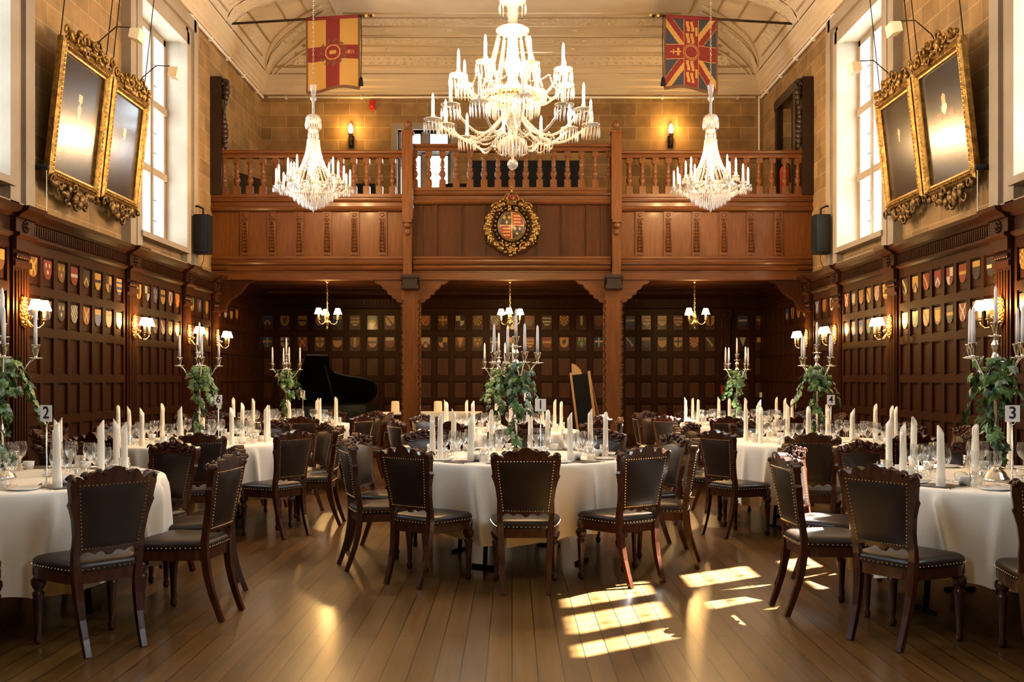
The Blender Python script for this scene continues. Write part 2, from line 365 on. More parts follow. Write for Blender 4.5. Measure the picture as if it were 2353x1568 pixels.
for side in 'LR':
    fr, mu, pn, ld = window_meshes(side)
    for c in WINS:
        wn += 1; T = Matrix.Translation((0, c, 0)); w = struct('window_%d' % wn, fr, 'tall stone window with three leaded lights', T=T)
        struct('mullion', mu, parent=w); struct('lead_bar', ld, parent=w)
        for p in pn: struct('pane', p, parent=w)
        L = bpy.data.lights.new('window_portal', 'AREA'); L.shape = 'RECTANGLE'; L.size = 2*HW; L.size_y = ZT-ZS; L.cycles.is_portal = True
        o = ob('window_portal', L); o.location = Wp(side, -.49, c, (ZS+ZT)/2)
        o.rotation_euler = (PI/2, 0, PI/2 if side == 'L' else -PI/2)
        o.rotation_euler = Vector((1 if side == 'L' else -1, 0, 0)).to_track_quat('-Z', 'Y').to_euler()
# small gallery window in the back wall
mb = MB(); x0, x1, z0, z1 = BW; wbox(mb, 'B', -.3, .05, x0-.13, x0, z0, z1+.13); wbox(mb, 'B', -.3, .05, x1, x1+.13, z0, z1+.13); wbox(mb, 'B', -.3, .05, x0, x1, z1, z1+.13)
wbox(mb, 'B', -.32, .08, x0-.13, x1+.13, z0-.1, z0)
xm = (x0+x1)/2; wbox(mb, 'B', -.34, -.16, xm-.07, xm+.07, z0, z1); wbox(mb, 'B', -.34, -.16, x0, x1, 5.88, 5.97); wbox(mb, 'B', -.34, -.16, x0, x0+.05, z0, z1); wbox(mb, 'B', -.34, -.16, x1-.05, x1, z0, z1)
wg = struct('window_9', mb.mesh('window_frame', 'ashlar'), 'small stone mullioned window behind the gallery')
mb = MB()
for a, b in ((x0+.05, xm-.07), (xm+.07, x1-.05)):
    for q0, q1 in ((z0, 5.88), (5.97, z1)):
        wbox(mb, 'B', -.27, -.22, a, a+.03, q0, q1); wbox(mb, 'B', -.27, -.22, b-.03, b, q0, q1); wbox(mb, 'B', -.27, -.22, a, b, q1-.03, q1); wbox(mb, 'B', -.27, -.22, a, b, q0, q0+.03)
        for k in (1, 2): wbox(mb, 'B', -.25, -.24, a+(b-a)*k/3-.005, a+(b-a)*k/3+.005, q0, q1)
        nz = 4 if q0 < 5 else 1
        for k in range(1, nz+1): wbox(mb, 'B', -.25, -.24, a, b, q0+(q1-q0)*k/(nz+1)-.005, q0+(q1-q0)*k/(nz+1)+.005)
struct('lead_bar', mb.mesh('lead_bars', 'lead'), parent=wg)
mb = MB(); wbox(mb, 'B', -.246, -.243, x0, x1, z0, z1); struct('pane', mb.mesh('pane', 'pane'), parent=wg)
mb = MB()
for i in range(7): mb.lathe([(.001, 0), (.05+.02*RN.random(), .001), (.05, .006), (.001, .007)], 7, (0, 0, 0), i % 2, Matrix.Translation((xm+.13+.22*RN.random(), YB+.235, 5.15+.55*RN.random())) @ Matrix.Rotation(PI/2, 4, 'X'))
struct('stained_badge', mb.mesh('stained_badge', 'stain1', 'stain2'), parent=wg)

# ------------------------------------------------------------------ panelling
RAILS = [(.90, .045), (1.345, .045), (1.83, .045), (2.255, .045), (2.69, .055)]
BRK = [-4.8, -1.88, 1.04, 3.96, 6.88, 9.80, 12.72, 14.90, 16.35]
NC = [8, 8, 8, 8, 8, 8, 6, 3, 9]
def panel_run(mb, side, s0, s1, n):
    st = .032
    wbox(mb, side, .0, .028, s0, s1, 0, 2.76)
    for z, h in RAILS: wbox(mb, side, .028, .062, s0, s1, z-h, z+h)
    wbox(mb, side, .028, .085, s0, s1, 0, .17); wbox(mb, side, .028, .07, s0, s1, .17, .21)
    w = (s1-s0)/n
    for k in range(n+1):
        wd = st*(1.5 if k % 2 == 0 else 1)
        wbox(mb, side, .028, .060, max(s0, s0+k*w-wd), min(s1, s0+k*w+wd), .2, 2.7)
    zs = [.21]+[z for z, h in RAILS]
    for k in range(n):
        for j in range(5):
            z0 = zs[j]+(.045 if j else 0); z1 = zs[j+1]-RAILS[j][1]; a, b = s0+k*w+st*1.3, s0+(k+1)*w-st*1.3
            wbox(mb, side, .028, .036, a+.025, b-.025, z0+.03, z1-.03, 2 if side == 'B' else 0)
            wbox(mb, side, .028, .045, a, b, z1-.012, z1); wbox(mb, side, .028, .045, a, b, z0, z0+.014)
    return [(s0+(k+.5)*w) for k in range(n)]
def cornice(mb, side, s0, s1, e=0.):
    wsweep(mb, side, [(0, 2.74), (.075+e, 2.74), (.11+e, 2.765), (.11+e, 2.79), (.07+e, 2.80), (.07+e, 2.935), (.10+e, 2.945), (.12+e, 2.97), (.19+e, 3.01), (.205+e, 3.05), (0, 3.06)], s0, s1)
SH = []            # shield places: (side, s, row)
for si, side in enumerate('LR'):
    mb = MB(); pil = []
    for i, b in enumerate(BRK):
        e = BRK[i+1] if i+1 < len(BRK) else YB
        cs = panel_run(mb, side, b+.34, e-.01, NC[i])
        cornice(mb, side, b+.34, e)
        if i >= 5:
            s = b+.40
            while s < e-.04:                              # arcaded frieze under the cornice
                wbox(mb, side, .07, .092, s, s+.022, 2.815, 2.925, 1); s += .05
            if i < 8: SH += [(side, c, r) for c in cs for r in (0, 1)]
            else: SH += [(side, c, 0) for c in cs[:4]]
        if i == 4: SH += [(side, c, r) for c in cs[-1:] for r in (0, 1)]
        p = MB(); wbox(p, side, 0, .10, b, b+.34, 0, .24); wbox(p, side, 0, .085, b+.01, b+.33, .24, 2.74)
        for k in range(5): wbox(p, side, .085, .10, b+.045+k*.055, b+.075+k*.055, .34, 2.42)
        wbox(p, side, .085, .115, b, b+.34, 2.46, 2.52); wbox(p, side, .085, .13, b-.01, b+.35, 2.62, 2.74)
        for k in range(6): p.ball(Wp(side, .10, b+.05+k*.048, 2.57), (.03, .03, .03), 6, 4)
        cornice(p, side, b-.02, b+.36, .06)
        for k in range(8):
            a = k*PI/4; p.ball(Wp(side, .135, b+.17+.05*math.cos(a), 2.867+.05*math.sin(a)), (.016, .02, .02), 6, 4)
        p.ball(Wp(side, .135, b+.17, 2.867), .03, 8, 5); pil.append(p)
    w = struct('trim_%d' % (2+si), mb.mesh('panelling', 'dark', 'dark', 'dark'), 'dark oak wall panelling with carved cornice')
    for p in pil: struct('pilaster', p.mesh('pilaster', 'dark'), parent=w)
# back wall under the gallery
mb = MB(); bx = [-4.93, -1.90, -1.5, 1.55, 1.9, 4.2, 4.93]
X2 = lambda px: sx(px, YB-.05)
c1 = panel_run(mb, 'B', X2(594), X2(916), 8); panel_run(mb, 'B', X2(916), X2(958), 1); c2 = panel_run(mb, 'B', X2(958), X2(1396), 11); panel_run(mb, 'B', X2(1396), X2(1430), 1); c3 = panel_run(mb, 'B', X2(1430), X2(1650), 6)
panel_run(mb, 'B', X2(1650), X2(1686), 1); c4 = panel_run(mb, 'B', X2(1686), X2(1770), 2); wbox(mb, 'B', 0, .06, X2(1770), 4.95, 0, 2.76)
for px in (1668, 1778): wbox(mb, 'B', .02, .14, X2(px)-.07, X2(px)+.07, 0, 2.72); wbox(mb, 'B', .02, .18, X2(px)-.1, X2(px)+.1, 2.55, 2.72)
cornice(mb, 'B', -4.95, 4.95)
s = -4.9
while s < 4.9: wbox(mb, 'B', .07, .092, s, s+.03, 2.815, 2.925); s += .07
struct('trim_4', mb.mesh('panelling', 'dark', 'dark', 'dark2'), 'dark oak panelling under the gallery')
SH += [('B', c, r) for c in c1+c2+c3+c4 for r in (0, 1)]
# wooden door of the gallery in the right wall
mb = MB(); wbox(mb, 'R', -.05, .06, 17.38, 17.52, 3.3, 6.5); wbox(mb, 'R', -.05, .06, 18.58, 18.72, 3.3, 6.5); wbox(mb, 'R', -.05, .07, 17.36, 18.74, 6.38, 6.55)
dr = struct('door_1', mb.mesh('door_frame', 'black_oak'), 'dark oak gallery doorway in right wall')
mb = MB(); wbox(mb, 'R', -.28, -.22, 17.5, 18.6, 3.3, 6.4)
for k in range(2):
    for z0, z1 in ((4.5, 5.2), (5.3, 6.2)): wbox(mb, 'R', -.22, -.2, 17.6+k*.5, 17.98+k*.5, z0, z1)
struct('door_leaf', mb.mesh('door_leaf', 'black_oak'), parent=dr)

# ------------------------------------------------------------------ painted shields
SW, SHH = .084, .098
def shw(v):  # half width of the shield at v (0 top, 1 point)
    return SW*(1 if v < .45 else math.sqrt(max(0, 1-((v-.45)/.56)**2)))
def dot(x, y, cx, cy, r): return (x-cx)**2+(y-cy)**2 < r*r
PAT = {
 'chevron': lambda x, y: abs(y-.55-abs(x)*.45+.1) < .11, 'bend': lambda x, y: abs((x*.5+.5)-y) < .13, 'fess': lambda x, y: .36 < y < .58,
 'cross': lambda x, y: abs(x) < .2 or abs(y-.42) < .11, 'saltire': lambda x, y: abs(abs(x)*.5-abs(y-.45)) < .1, 'check': lambda x, y: (int((x+1)*2.5)+int(y*6)) % 2 == 0,
 'quarters': lambda x, y: (x < 0) == (y < .48), 'chief': lambda x, y: y < .3, 'bars': lambda x, y: int(y*6) % 2 == 0, 'pale': lambda x, y: abs(x) < .3,
 'lion': lambda x, y: dot(x*.55, y, .02, .42, .19) or dot(x*.55, y, .16, .2, .11) or (abs(x*.55+.14) < .07 and .25 < y < .75) or (abs(x*.55-.12) < .06 and .45 < y < .8),
 'bordure': lambda x, y: abs(x) > .68 or y < .12 or y > .8, 'roundels': lambda x, y: dot(x*.55, y, -.25, .24, .13) or dot(x*.55, y, .25, .24, .13) or dot(x*.55, y, 0, .64, .14),
 'cups': lambda x, y: (y < .3 and int((x+1)*3) % 2 == 1) or dot(x*.55, y, 0, .62, .17), 'bendlets': lambda x, y: int(((x*.5+.5)-y+2)*6) % 2 == 0, 'pile': lambda x, y: abs(x) < .75*(1-y)}
CN = ['gold', 'red', 'white', 'black', 'blue', 'green', 'tan']
CMB = [('gold', 'black'), ('red', 'white'), ('black', 'white'), ('white', 'red'), ('red', 'gold'), ('gold', 'red'), ('tan', 'gold'), ('black', 'gold'), ('white', 'black'), ('blue', 'white'), ('tan', 'red'), ('gold', 'tan'), ('green', 'gold'), ('blue', 'gold')]
PN = {'chevron': 'chevron', 'bend': 'diagonal band', 'fess': 'middle bar', 'cross': 'cross', 'saltire': 'saltire', 'check': 'chequers', 'quarters': 'quarters', 'chief': 'top band', 'bars': 'bars', 'pale': 'upright band', 'lion': 'beast', 'bordure': 'border', 'roundels': 'roundels', 'cups': 'cups', 'bendlets': 'diagonal stripes', 'pile': 'wedge'}
shc = {}
def shield_mesh(pat, c):
    if (pat, c) in shc: return shc[(pat, c)]
    g = MB(); fn = PAT[pat]; N, Q = 14, 16
    def pt(u, v): x = (u*2-1)*shw(v); return (x, -.013, SHH-v*2*SHH)
    g.grid(pt, N, Q, lambda u, v: 1 if fn(u*2-1, v) else 0, False)
    out = [(shw(v/20), v/20) for v in range(21)]; ol = [(x*1.06, SHH*1.05-v*2.1*SHH) for x, v in out]+[(-x*1.06, SHH*1.05-v*2.1*SHH) for x, v in reversed(out[:-1])]
    g.prism(ol, -.0125, 0, lambda a, b, t: (a, t, b), 0 if c[0] in ('black', 'tan') else 2)
    shc[(pat, c)] = g.mesh('heraldic_shield', 'h_'+c[0], 'h_'+c[1], 'h_tan'); return shc[(pat, c)]
ORD = ['first', 'second', 'third', 'fourth', 'fifth', 'sixth', 'seventh', 'eighth', 'ninth', 'tenth', 'eleventh', 'twelfth', 'thirteenth', 'fourteenth', 'fifteenth', 'sixteenth', 'seventeenth', 'eighteenth', 'nineteenth', 'twentieth']
ORD += ['twenty-'+o for o in ORD[:9]]
KEYS = list(PAT); bycount = {}
FIX = {('B', 0, 9): ('cross', ('tan', 'gold')), ('B', 0, 7): ('bend', ('gold', 'black')), ('B', 0, 1): ('lion', ('gold', 'black')), ('B', 0, 10): ('quarters', ('black', 'white')), ('B', 0, 11): ('bendlets', ('gold', 'black')),
       ('B', 0, 15): ('bars', ('white', 'black')), ('B', 0, 16): ('check', ('tan', 'gold')), ('B', 1, 1): ('cross', ('white', 'black')), ('B', 1, 2): ('saltire', ('red', 'gold')), ('B', 1, 3): ('cross', ('gold', 'tan')), ('B', 1, 4): ('chief', ('gold', 'black')), ('B', 1, 7): ('chief', ('red', 'white')),
       ('B', 1, 19): ('bend', ('black', 'gold')), ('B', 1, 20): ('chief', ('black', 'gold')), ('B', 1, 23): ('check', ('red', 'gold')), ('B', 0, 5): ('bars', ('gold', 'black')), ('L', 0, 4): ('fess', ('red', 'white')), ('L', 1, 4): ('bendlets', ('white', 'black')), ('L', 0, 5): ('chevron', ('black', 'gold')), ('L', 0, 6): ('fess', ('gold', 'black')), ('R', 0, 7): ('chevron', ('gold', 'black')), ('R', 0, 8): ('bend', ('black', 'gold')), ('R', 0, 6): ('bend', ('red', 'gold'))}
for side, s, row in sorted(SH, key=lambda q: (q[0], q[2], q[1])):
    k = bycount.get((side, row), 0); bycount[(side, row)] = k+1
    pat, c = FIX.get((side, row, k)) or (RN.choice(KEYS), RN.choice(CMB))
    z = 2.505 if row == 0 else 2.075
    T = Matrix.Translation(Wp(side, .036, s, z)) @ Matrix.Rotation({'L': PI/2, 'R': -PI/2, 'B': 0}[side], 4, 'Z')
    wh = {'L': '%s from near end, left wall', 'R': '%s from near end, right wall', 'B': '%s from the left, back wall under gallery'}[side] % ORD[k]
    spawn('heraldic_shield', shield_mesh(pat, c), '%s shield with %s %s, %s row, %s' % (c[0], c[1], PN[pat], ('upper', 'lower')[row], wh), 'shield', None, T=T, group='painted shields on the panelling')
# ------------------------------------------------------------------ the gallery
def mouldX(mb, prof, x0, x1, y0, mi=0):
    """profile (projection towards the hall, z) run along X in front of plane y0"""
    n = len(prof); a = [(x0, y0-d, z) for d, z in prof]; b = [(x1, y0-d, z) for d, z in prof]
    mb.add(a+b, [(i, i+1, n+i+1, n+i) for i in range(n-1)]+[tuple(range(n)), tuple(range(n, 2*n))], mi)
GX = 1.73
def side_bays(): return ((-4.99, -GX-.08, 0.), (-GX+.09, GX-.09, .11), (GX+.08, 4.99, 0.))
def baluster_mesh():
    b = MB(); b.box(-.055, .055, -.045, .045, 0, .13); b.box(-.05, .05, -.045, .045, .52, .60)
    b.lathe([(.045,.13),(.05,.14),(.03,.155),(.032,.17),(.052,.205),(.057,.235),(.045,.275),(.028,.30),(.045,.315),(.045,.325),(.028,.34),(.036,.37),(.04,.40),(.034,.44),(.024,.475),(.034,.49),(.046,.50),(.046,.52)], 12)
    return b.mesh('baluster', 'oak')
gal = []
mb = MB()
for x0, x1, u in side_bays():          # handrail
    z = 5.02+u; mouldX(mb, [(-.05,z),(.07,z),(.085,z+.02),(.085,z+.035),(.06,z+.045),(.06,z+.06),(.10,z+.075),(.11,z+.10),(.10,z+.12),(.05,z+.13),(-.05,z+.13)], x0, x1, YG)
gal.append(P('handrail', mb.mesh('handrail', 'oakh')))
mb = MB()
for x0, x1, u in side_bays():
    z = 4.13+u; mouldX(mb, [(-.08,z),(.04,z),(.08,z+.015),(.10,z+.045),(.09,z+.075),(.05,z+.09),(.05,z+.15),(.09,z+.165),(.10,z+.185),(.06,z+.2),(.06,z+.225),(.075,z+.24),(.075,z+.29),(-.08,z+.29)], x0, x1, YG)
    mouldX(mb, [(-.08,3.12),(.02,3.12),(.02,3.15),(.06,3.16),(.075,3.185),(.05,3.21),(.05,3.235),(.085,3.25),(.095,3.275),(.05,3.30),(.05,3.33),(.065,3.345),(.05,3.385),(.0,3.39),(-.08,3.39)], x0, x1, YG)
gal.append(P('moulding', mb.mesh('moulding', 'oakh')))
mb = MB(); mb.box(-4.99, 4.99, YG-.01, YG+.18, 3.0, 3.13); gal.append(P('beam', mb.mesh('beam', 'oakh')))
for i, (x0, x1, u) in enumerate(side_bays()):
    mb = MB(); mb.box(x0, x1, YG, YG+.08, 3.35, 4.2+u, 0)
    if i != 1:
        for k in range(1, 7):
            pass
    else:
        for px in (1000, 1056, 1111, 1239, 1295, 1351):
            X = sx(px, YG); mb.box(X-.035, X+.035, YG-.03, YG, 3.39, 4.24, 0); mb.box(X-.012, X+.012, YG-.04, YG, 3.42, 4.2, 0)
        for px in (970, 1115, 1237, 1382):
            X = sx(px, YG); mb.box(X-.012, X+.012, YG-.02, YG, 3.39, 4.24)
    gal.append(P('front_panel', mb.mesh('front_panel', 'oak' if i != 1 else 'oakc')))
def strip_mesh():                       # carved upright strip, leaves in an arched slot with its shade painted dark
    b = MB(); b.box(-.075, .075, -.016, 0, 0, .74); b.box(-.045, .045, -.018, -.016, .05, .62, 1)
    for s in (-1, 1): b.box(s*.062-.014, s*.062+.014, -.032, -.016, 0, .74)
    b.box(-.05, .05, -.032, -.016, .63, .74)
    b.box(-.055, .055, -.036, -.028, .02, .06); b.lathe([(.035,0),(.035,.012),(.02,.016),(.001,.016)], 12, T=Matrix.Translation((0,-.028,.685)) @ Matrix.Rotation(PI/2, 4, 'X'))
    for s in (-1, 1):
        b.tube([(s*.042,-.03,.07)]+[(s*.042,-.03,.55)]+[(s*.042*math.cos(a),-.03,.55+.05*math.sin(a)) for a in (.4,.8,1.2,1.57)], .014, 6)
    for k in range(9):
        for s in (-1, 1): b.ball((s*.018, -.032, .11+k*.056), (.013, .022, .027), 6, 4, T=Matrix.Identity(4))
    b.tube([(0,-.031,.08),(0,-.031,.6)], .005, 4)
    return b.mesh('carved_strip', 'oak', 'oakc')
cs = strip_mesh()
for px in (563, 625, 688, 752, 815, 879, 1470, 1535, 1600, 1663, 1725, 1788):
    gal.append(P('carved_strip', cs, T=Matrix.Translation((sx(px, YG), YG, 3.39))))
bm_ = baluster_mesh()
for px in [515+29.8*k for k in range(14)]+[1446+29.8*k for k in range(14)]: gal.append(P('baluster', bm_, T=Matrix.Translation((sx(px, YG), YG, 4.42))))
for k in range(15): gal.append(P('baluster', bm_, T=Matrix.Translation((sx(953+31.9*k, YG), YG, 4.53))))
for s in (-1, 1):
    mb = MB(); X = s*GX; mb.box(X-.085, X+.085, YG-.16, YG+.06, 3.98, 5.42); mb.box(X-.1, X+.1, YG-.175, YG+.07, 5.42, 5.46)
    mb.box(X-.07, X+.07, YG-.14, YG+.06, 3.05, 3.98)
    mb.box(X-.075, X+.075, YG-.2, YG+.06, 3.93, 3.99); mb.ball((X, YG-.17, 3.88), (.065, .06, .055), 10, 6); mb.ball((X, YG-.15, 3.78), (.05, .04, .07), 8, 5)
    fin = MB(); fin.lathe([(.03,0),(.075,.02),(.08,.04),(.035,.055),(.06,.08),(.075,.11),(.06,.15),(.025,.185),(.001,.2)], 12)
    gal.append(P('post', mb.mesh('post', 'oak'), (P('finial', fin.mesh('finial', 'oak'), T=Matrix.Translation((X, YG-.05, 5.46))),)))
    # wall post with a carved scroll, above the end of the gallery
    mb = MB(); X = s*4.9; mb.box(X-.09, X+.09, YG-.12, YG+.08, 4.4, 6.36); ep = mb.mesh('end_post', 'black_oak')
    mb = MB()
    for k in range(14):
        t = k/13; r = .055+.035*math.sin(t*9+1)
        mb.ball((s*(4.78-.02*math.sin(t*7)), YG-.04, 6.28-t*1.05), (r, .06, .07), 8, 5)
    mb.tube([(s*(4.76+.05*math.cos(a)), YG-.09, 6.22+.05*math.sin(a)) for a in [k*.5 for k in range(12)]], .02, 6)
    gal.append(P('end_post', ep, (P('carved_scroll', mb.mesh('carved_scroll', 'black_oak')),)))
    # pillar below
    X = s*1.69; mb = MB(); mb.box(X-.15, X+.15, YG-.02, YG+.28, 0, 2.84); mb.box(X-.18, X+.18, YG-.05, YG+.31, 0, .35)
    vine = MB()
    for q in (-1, 1):
        for k in range(60):
            vine.ball((X+q*(.145+.012*math.sin(k*1.9)), YG-.02+.01*math.cos(k*2.3), .4+k*.038), (.018, .018, .016), 5, 4)
    cap = MB(); cap.box(X-.14, X+.14, YG-.16, YG+.3, 2.84, 2.90); cap.box(X-.12, X+.12, YG-.14, YG+.3, 2.90, 3.02); cap.box(X-.15, X+.15, YG-.17, YG+.3, 3.02, 3.07)
    gal.append(P('pillar', mb.mesh('pillar', 'oak'), (P('vine_carving', vine.mesh('vine_carving', 'dark')), P('capital', cap.mesh('capital', 'black_oak')))))
    br = [(0,2.62),(.07,2.63),(.10,2.68),(.15,2.69),(.18,2.75),(.23,2.76),(.25,2.82),(.32,2.86),(.35,2.92),(.43,2.94),(.47,2.99),(.50,3.02),(0,3.02)]
    for q in (-1, 1):
        b = MB(); b.prism(br, 0, .14, lambda a, z, t: (X+q*(.15+a), YG+.02+t, z)); gal.append(P('bracket', b.mesh('bracket', 'oakh')))
    b = MB(); b.prism([(0,2.45),(.12,2.5),(.2,2.66),(.38,2.78),(.5,2.94),(.7,3.02),(0,3.02)], 0, .14, lambda a, z, t: (s*(4.93-a), YG+.02+t, z)); gal.append(P('bracket', b.mesh('bracket', 'dark')))
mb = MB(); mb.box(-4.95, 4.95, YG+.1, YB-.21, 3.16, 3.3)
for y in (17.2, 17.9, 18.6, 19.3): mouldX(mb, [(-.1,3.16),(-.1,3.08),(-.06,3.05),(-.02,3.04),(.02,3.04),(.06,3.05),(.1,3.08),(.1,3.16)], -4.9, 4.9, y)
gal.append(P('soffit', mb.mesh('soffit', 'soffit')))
spawn('gallery', gal, 'carved oak gallery on two pillars across the end of the hall', 'balcony', (0, 0, 0))

# things standing on the gallery
def simple(name, mb, mats, label, cat, group=None, T=None):
    return spawn(name, mb.mesh(name, *mats), label, cat, None, T=T or Matrix.Identity(4), group=group)
ZG = 3.30
mb = MB()
mb.prism([(-.78, 0), (1.40, 0), (1.26, 2.02), (-.78, 2.02)], 0, .05, lambda a, b, t: (a, 18.1+t, ZG+b)); mb.box(-.8, 1.42, 17.95, 18.3, ZG, ZG+.06)
for a in (-.05, .65): mb.box(a-.01, a+.01, 18.09, 18.1, ZG+.06, ZG+2)
simple('screen', mb, ['black'], 'tall black screen standing behind the middle balusters', 'screen')
mb = MB(); mb.box(2.05, 3.1, 17.3, 17.8, ZG+1.18, ZG+1.25)
for x in (2.1, 3.0):
    for y in (17.33, 17.73): mb.box(x, x+.05, y, y+.05, ZG, ZG+1.18)
simple('table', mb, ['black'], 'dark table behind the right-hand balusters', 'table')
mb = MB(); mb.prism([(0, 0), (.5, 0), (.42, 1.5), (.02, 1.62)], 0, .05, lambda a, b, t: (-4.75+a, 17.2+t+.15*a, ZG+b)); mb.box(-4.8, -4.2, 17.1, 17.5, ZG, ZG+.05)
simple('panel_board', mb, ['black_oak'], 'dark slanting board behind the left-end balusters', 'board')
for X, l in ((-2.62, 'left of the gallery window'), (-1.02, 'right of the gallery window')):
    mb = MB(); mb.tube([(X, 17.6, ZG+.03), (X, 17.6, ZG+1.55)], .015, 6)
    for a in (0, 2.1, 4.2): mb.tube([(X, 17.6, ZG+.35), (X+.25*math.cos(a), 17.6+.25*math.sin(a), ZG+.01)], .01, 6)
    mb.prism([(-.22, 0), (.22, 0), (.22, .3), (-.22, .3)], 0, .01, lambda a, b, t: (X+a, 17.58+t-b*.3, ZG+1.18+b)); simple('music_stand', mb, ['black'], 'black music stand behind the balusters, '+l, 'music stand', 'music stands on the gallery')
T = Matrix.Translation((4.72, 17.1, ZG))
b = MB(); b.lathe([(.07,0),(.08,.02),(.08,.5),(.06,.56),(.025,.6),(.025,.63)], 14, mi=0)
h = MB(); h.box(-.03,.03,-.06,.02,.63,.66); h.tube([(.02,0,.64),(.09,0,.6),(.1,0,.3)], .012, 6)
T = Matrix.Translation((4.68, 17.1, 4.42)); 
spawn('fire_extinguisher', [P('cylinder', b.mesh('cylinder', 'red')), P('valve', h.mesh('valve', 'black'), label='black valve and hose')], 'red fire extinguisher behind the last balusters on the right', 'fire extinguisher', None, T=T)
mb = MB(); mb.box(4.5, 4.95, 16.95, 17.3, ZG, 4.42); simple('cabinet', mb, ['black_oak'], 'dark low cabinet at the right end of the gallery', 'cabinet')
mb = MB(); X = sx(857, YB); mb.box(X-.055, X+.055, YB-.08, YB, 6.72, 6.9); mb.ball((X, YB-.08, 6.78), (.04, .03, .04), 8, 5)
simple('alarm_sounder', mb, ['red'], 'small red alarm box high on the back wall above the gallery', 'alarm')

# ------------------------------------------------------------------ carved arms on the gallery front
AC = Vector((sx(1176, YG), YG-.06, sz(522, YG)))
def gold(fn, name, m='gilt'): g = MB(); fn(g); return P(name, g.mesh(name, m))
def f_sh(g):
    def pt(u, v):
        a = u*2*PI; r = v; return (.205*r*math.cos(a), -.10-.03*(1-r*r), .225*r*math.sin(a))
    def mf(u, v):
        a = u*2*PI; x, z = .235*v*math.cos(a), .255*v*math.sin(a)
        if abs(x) < .008 or abs(z) < .008 or v > .96: return 2
        if (x < 0) == (z > 0):
            for cx, cz in ((-.14,.15),(-.05,.15),(-.095,.06),(.06,-.06),(.15,-.06),(.10,-.15)):
                if abs(x-cx) < .010 and abs(z-cz) < .035 or abs(x-cx) < .03 and abs(z-cz) < .010: return 2
            return 0
        zz = abs(z)
        for c in (.06, .12, .18):
            if abs(zz-c) < .014 and .03 < abs(x) < .17: return 2
        return 1
    g.grid(pt, 96, 34, mf)
g = MB(); f_sh(g); arms = [P('quartered_shield', g.mesh('quartered_shield', 'h_black', 'h_red', 'h_gold'))]
def f_back(g):
    for k in range(26):
        a = 2*PI*k/26; g.ball((.285*math.cos(a), -.07, .305*math.sin(a)), (.03, .03, .03), 8, 5)
    g.tube([(.225*math.cos(2*PI*k/40), -.085, .247*math.sin(2*PI*k/40)) for k in range(41)], .016, 6)
    g.lathe([(.30,0),(.30,.05),(.001,.06)], 28, T=Matrix.Translation((0, 0, 0)) @ Matrix.Rotation(PI/2, 4, 'X') @ Matrix.Diagonal((1, 1.05, 1, 1)))
arms.append(gold(f_back, 'garter', 'giltd'))
for q in (-1, 1):
    def f_gar(g):
        R2 = random.Random(5)
        for k in range(70):
            t = k/69; a = -1.15+t*2.35
            r = .40+.035*R2.uniform(-1, 1); g.ball((q*r*math.cos(a), -.07-.06*R2.random(), -.02+.40*math.sin(a)), (.036+.016*R2.random(), .05, .036+.016*R2.random()), 7, 5)
    arms.append(gold(f_gar, 'garland'))
    def f_scr(g):
        for cx, cz, r in ((.12, .38, .075), (.24, .30, .09), (.20, -.35, .085), (.33, -.28, .06)):
            g.tube([(q*(cx+r*(1-k/26)*math.cos(k*.42)), -.09, cz+r*(1-k/26)*math.sin(k*.42)) for k in range(22)], [.024-.0006*k for k in range(22)], 7)
    arms.append(gold(f_scr, 'scroll'))
def f_bot(g):
    for k in range(16): g.ball((.16*math.cos(k*2.4)*(k/16), -.09, -.40+.10*math.sin(k*2.4)*(k/16)), (.04, .045, .035), 7, 5)
arms.append(gold(f_bot, 'mask'))
def f_cr(g):
    g.lathe([(.085,.33),(.10,.34),(.10,.385),(.11,.395),(.10,.40)], 20, (0,-.08,0))
    for a in range(0, 180, 45):
        a = math.radians(a+10); g.tube([(.14*math.cos(t)*math.cos(a), -.10+.10*math.cos(t)*math.sin(a), .40+.14*math.sin(t)) for t in [k*PI/10 for k in range(11)]], .014, 6)
    g.ball((0,-.08,.56), .025, 8, 5); g.box(-.012,.012,-.095,-.065,.57,.65); g.box(-.035,.035,-.095,-.065,.60,.622)
    for k in range(9): b = 2*PI*k/9; g.ball((.105*math.cos(b), -.08+.105*math.sin(b), .41), (.018, .018, .025), 6, 4)
    for k in range(9): g.ball((.075*math.cos(k*2.1), -.10, .29+.05*math.sin(k*1.7)), (.035,.035,.03), 7, 5)
g = MB(); g.lathe([(.09,.40),(.108,.45),(.09,.505),(.03,.52)], 18, (0,-.08,0)); cap = g.mesh('crown_cap', 'f_red')
g = MB(); f_cr(g); arms.append(P('crown', g.mesh('crown', 'gilt'), (P('crown_cap', cap, label='red velvet cap'),)))
spawn('coat_of_arms', arms, 'gilded carved royal arms with crown on the gallery front', 'coat of arms', AC)

# ------------------------------------------------------------------ lamps
LT = []
def lamp(loc, power, col, r=.03, name='lamp_light'):
    L = bpy.data.lights.new(name, 'POINT'); L.energy = power; L.color = col; L.shadow_soft_size = r; o = ob(name, L); o.location = loc; return o
WARM = (1., .56, .18); WARM2 = (1., .60, .25)
def shade_mesh():
    b = MB(); n = 18; pr = [(.038,.10),(.044,.085),(.052,.06),(.062,.03),(.072,.005)]
    rings = [[(r*math.cos(2*PI*k/n), r*math.sin(2*PI*k/n), z-(.012*abs(math.sin(3*2*PI*k/n/1)) if i == 4 else 0)) for k in range(n)] for i, (r, z) in enumerate(pr)]
    b.loft(rings, cap0=False, cap1=False); return b.mesh('lamp_shade', 'shade')
SHADE = shade_mesh()
g = MB(); g.lathe([(.016,-.10),(.016,.0),(.001,.003)], 8); TUBE = g.mesh('candle_sleeve', 'tube')
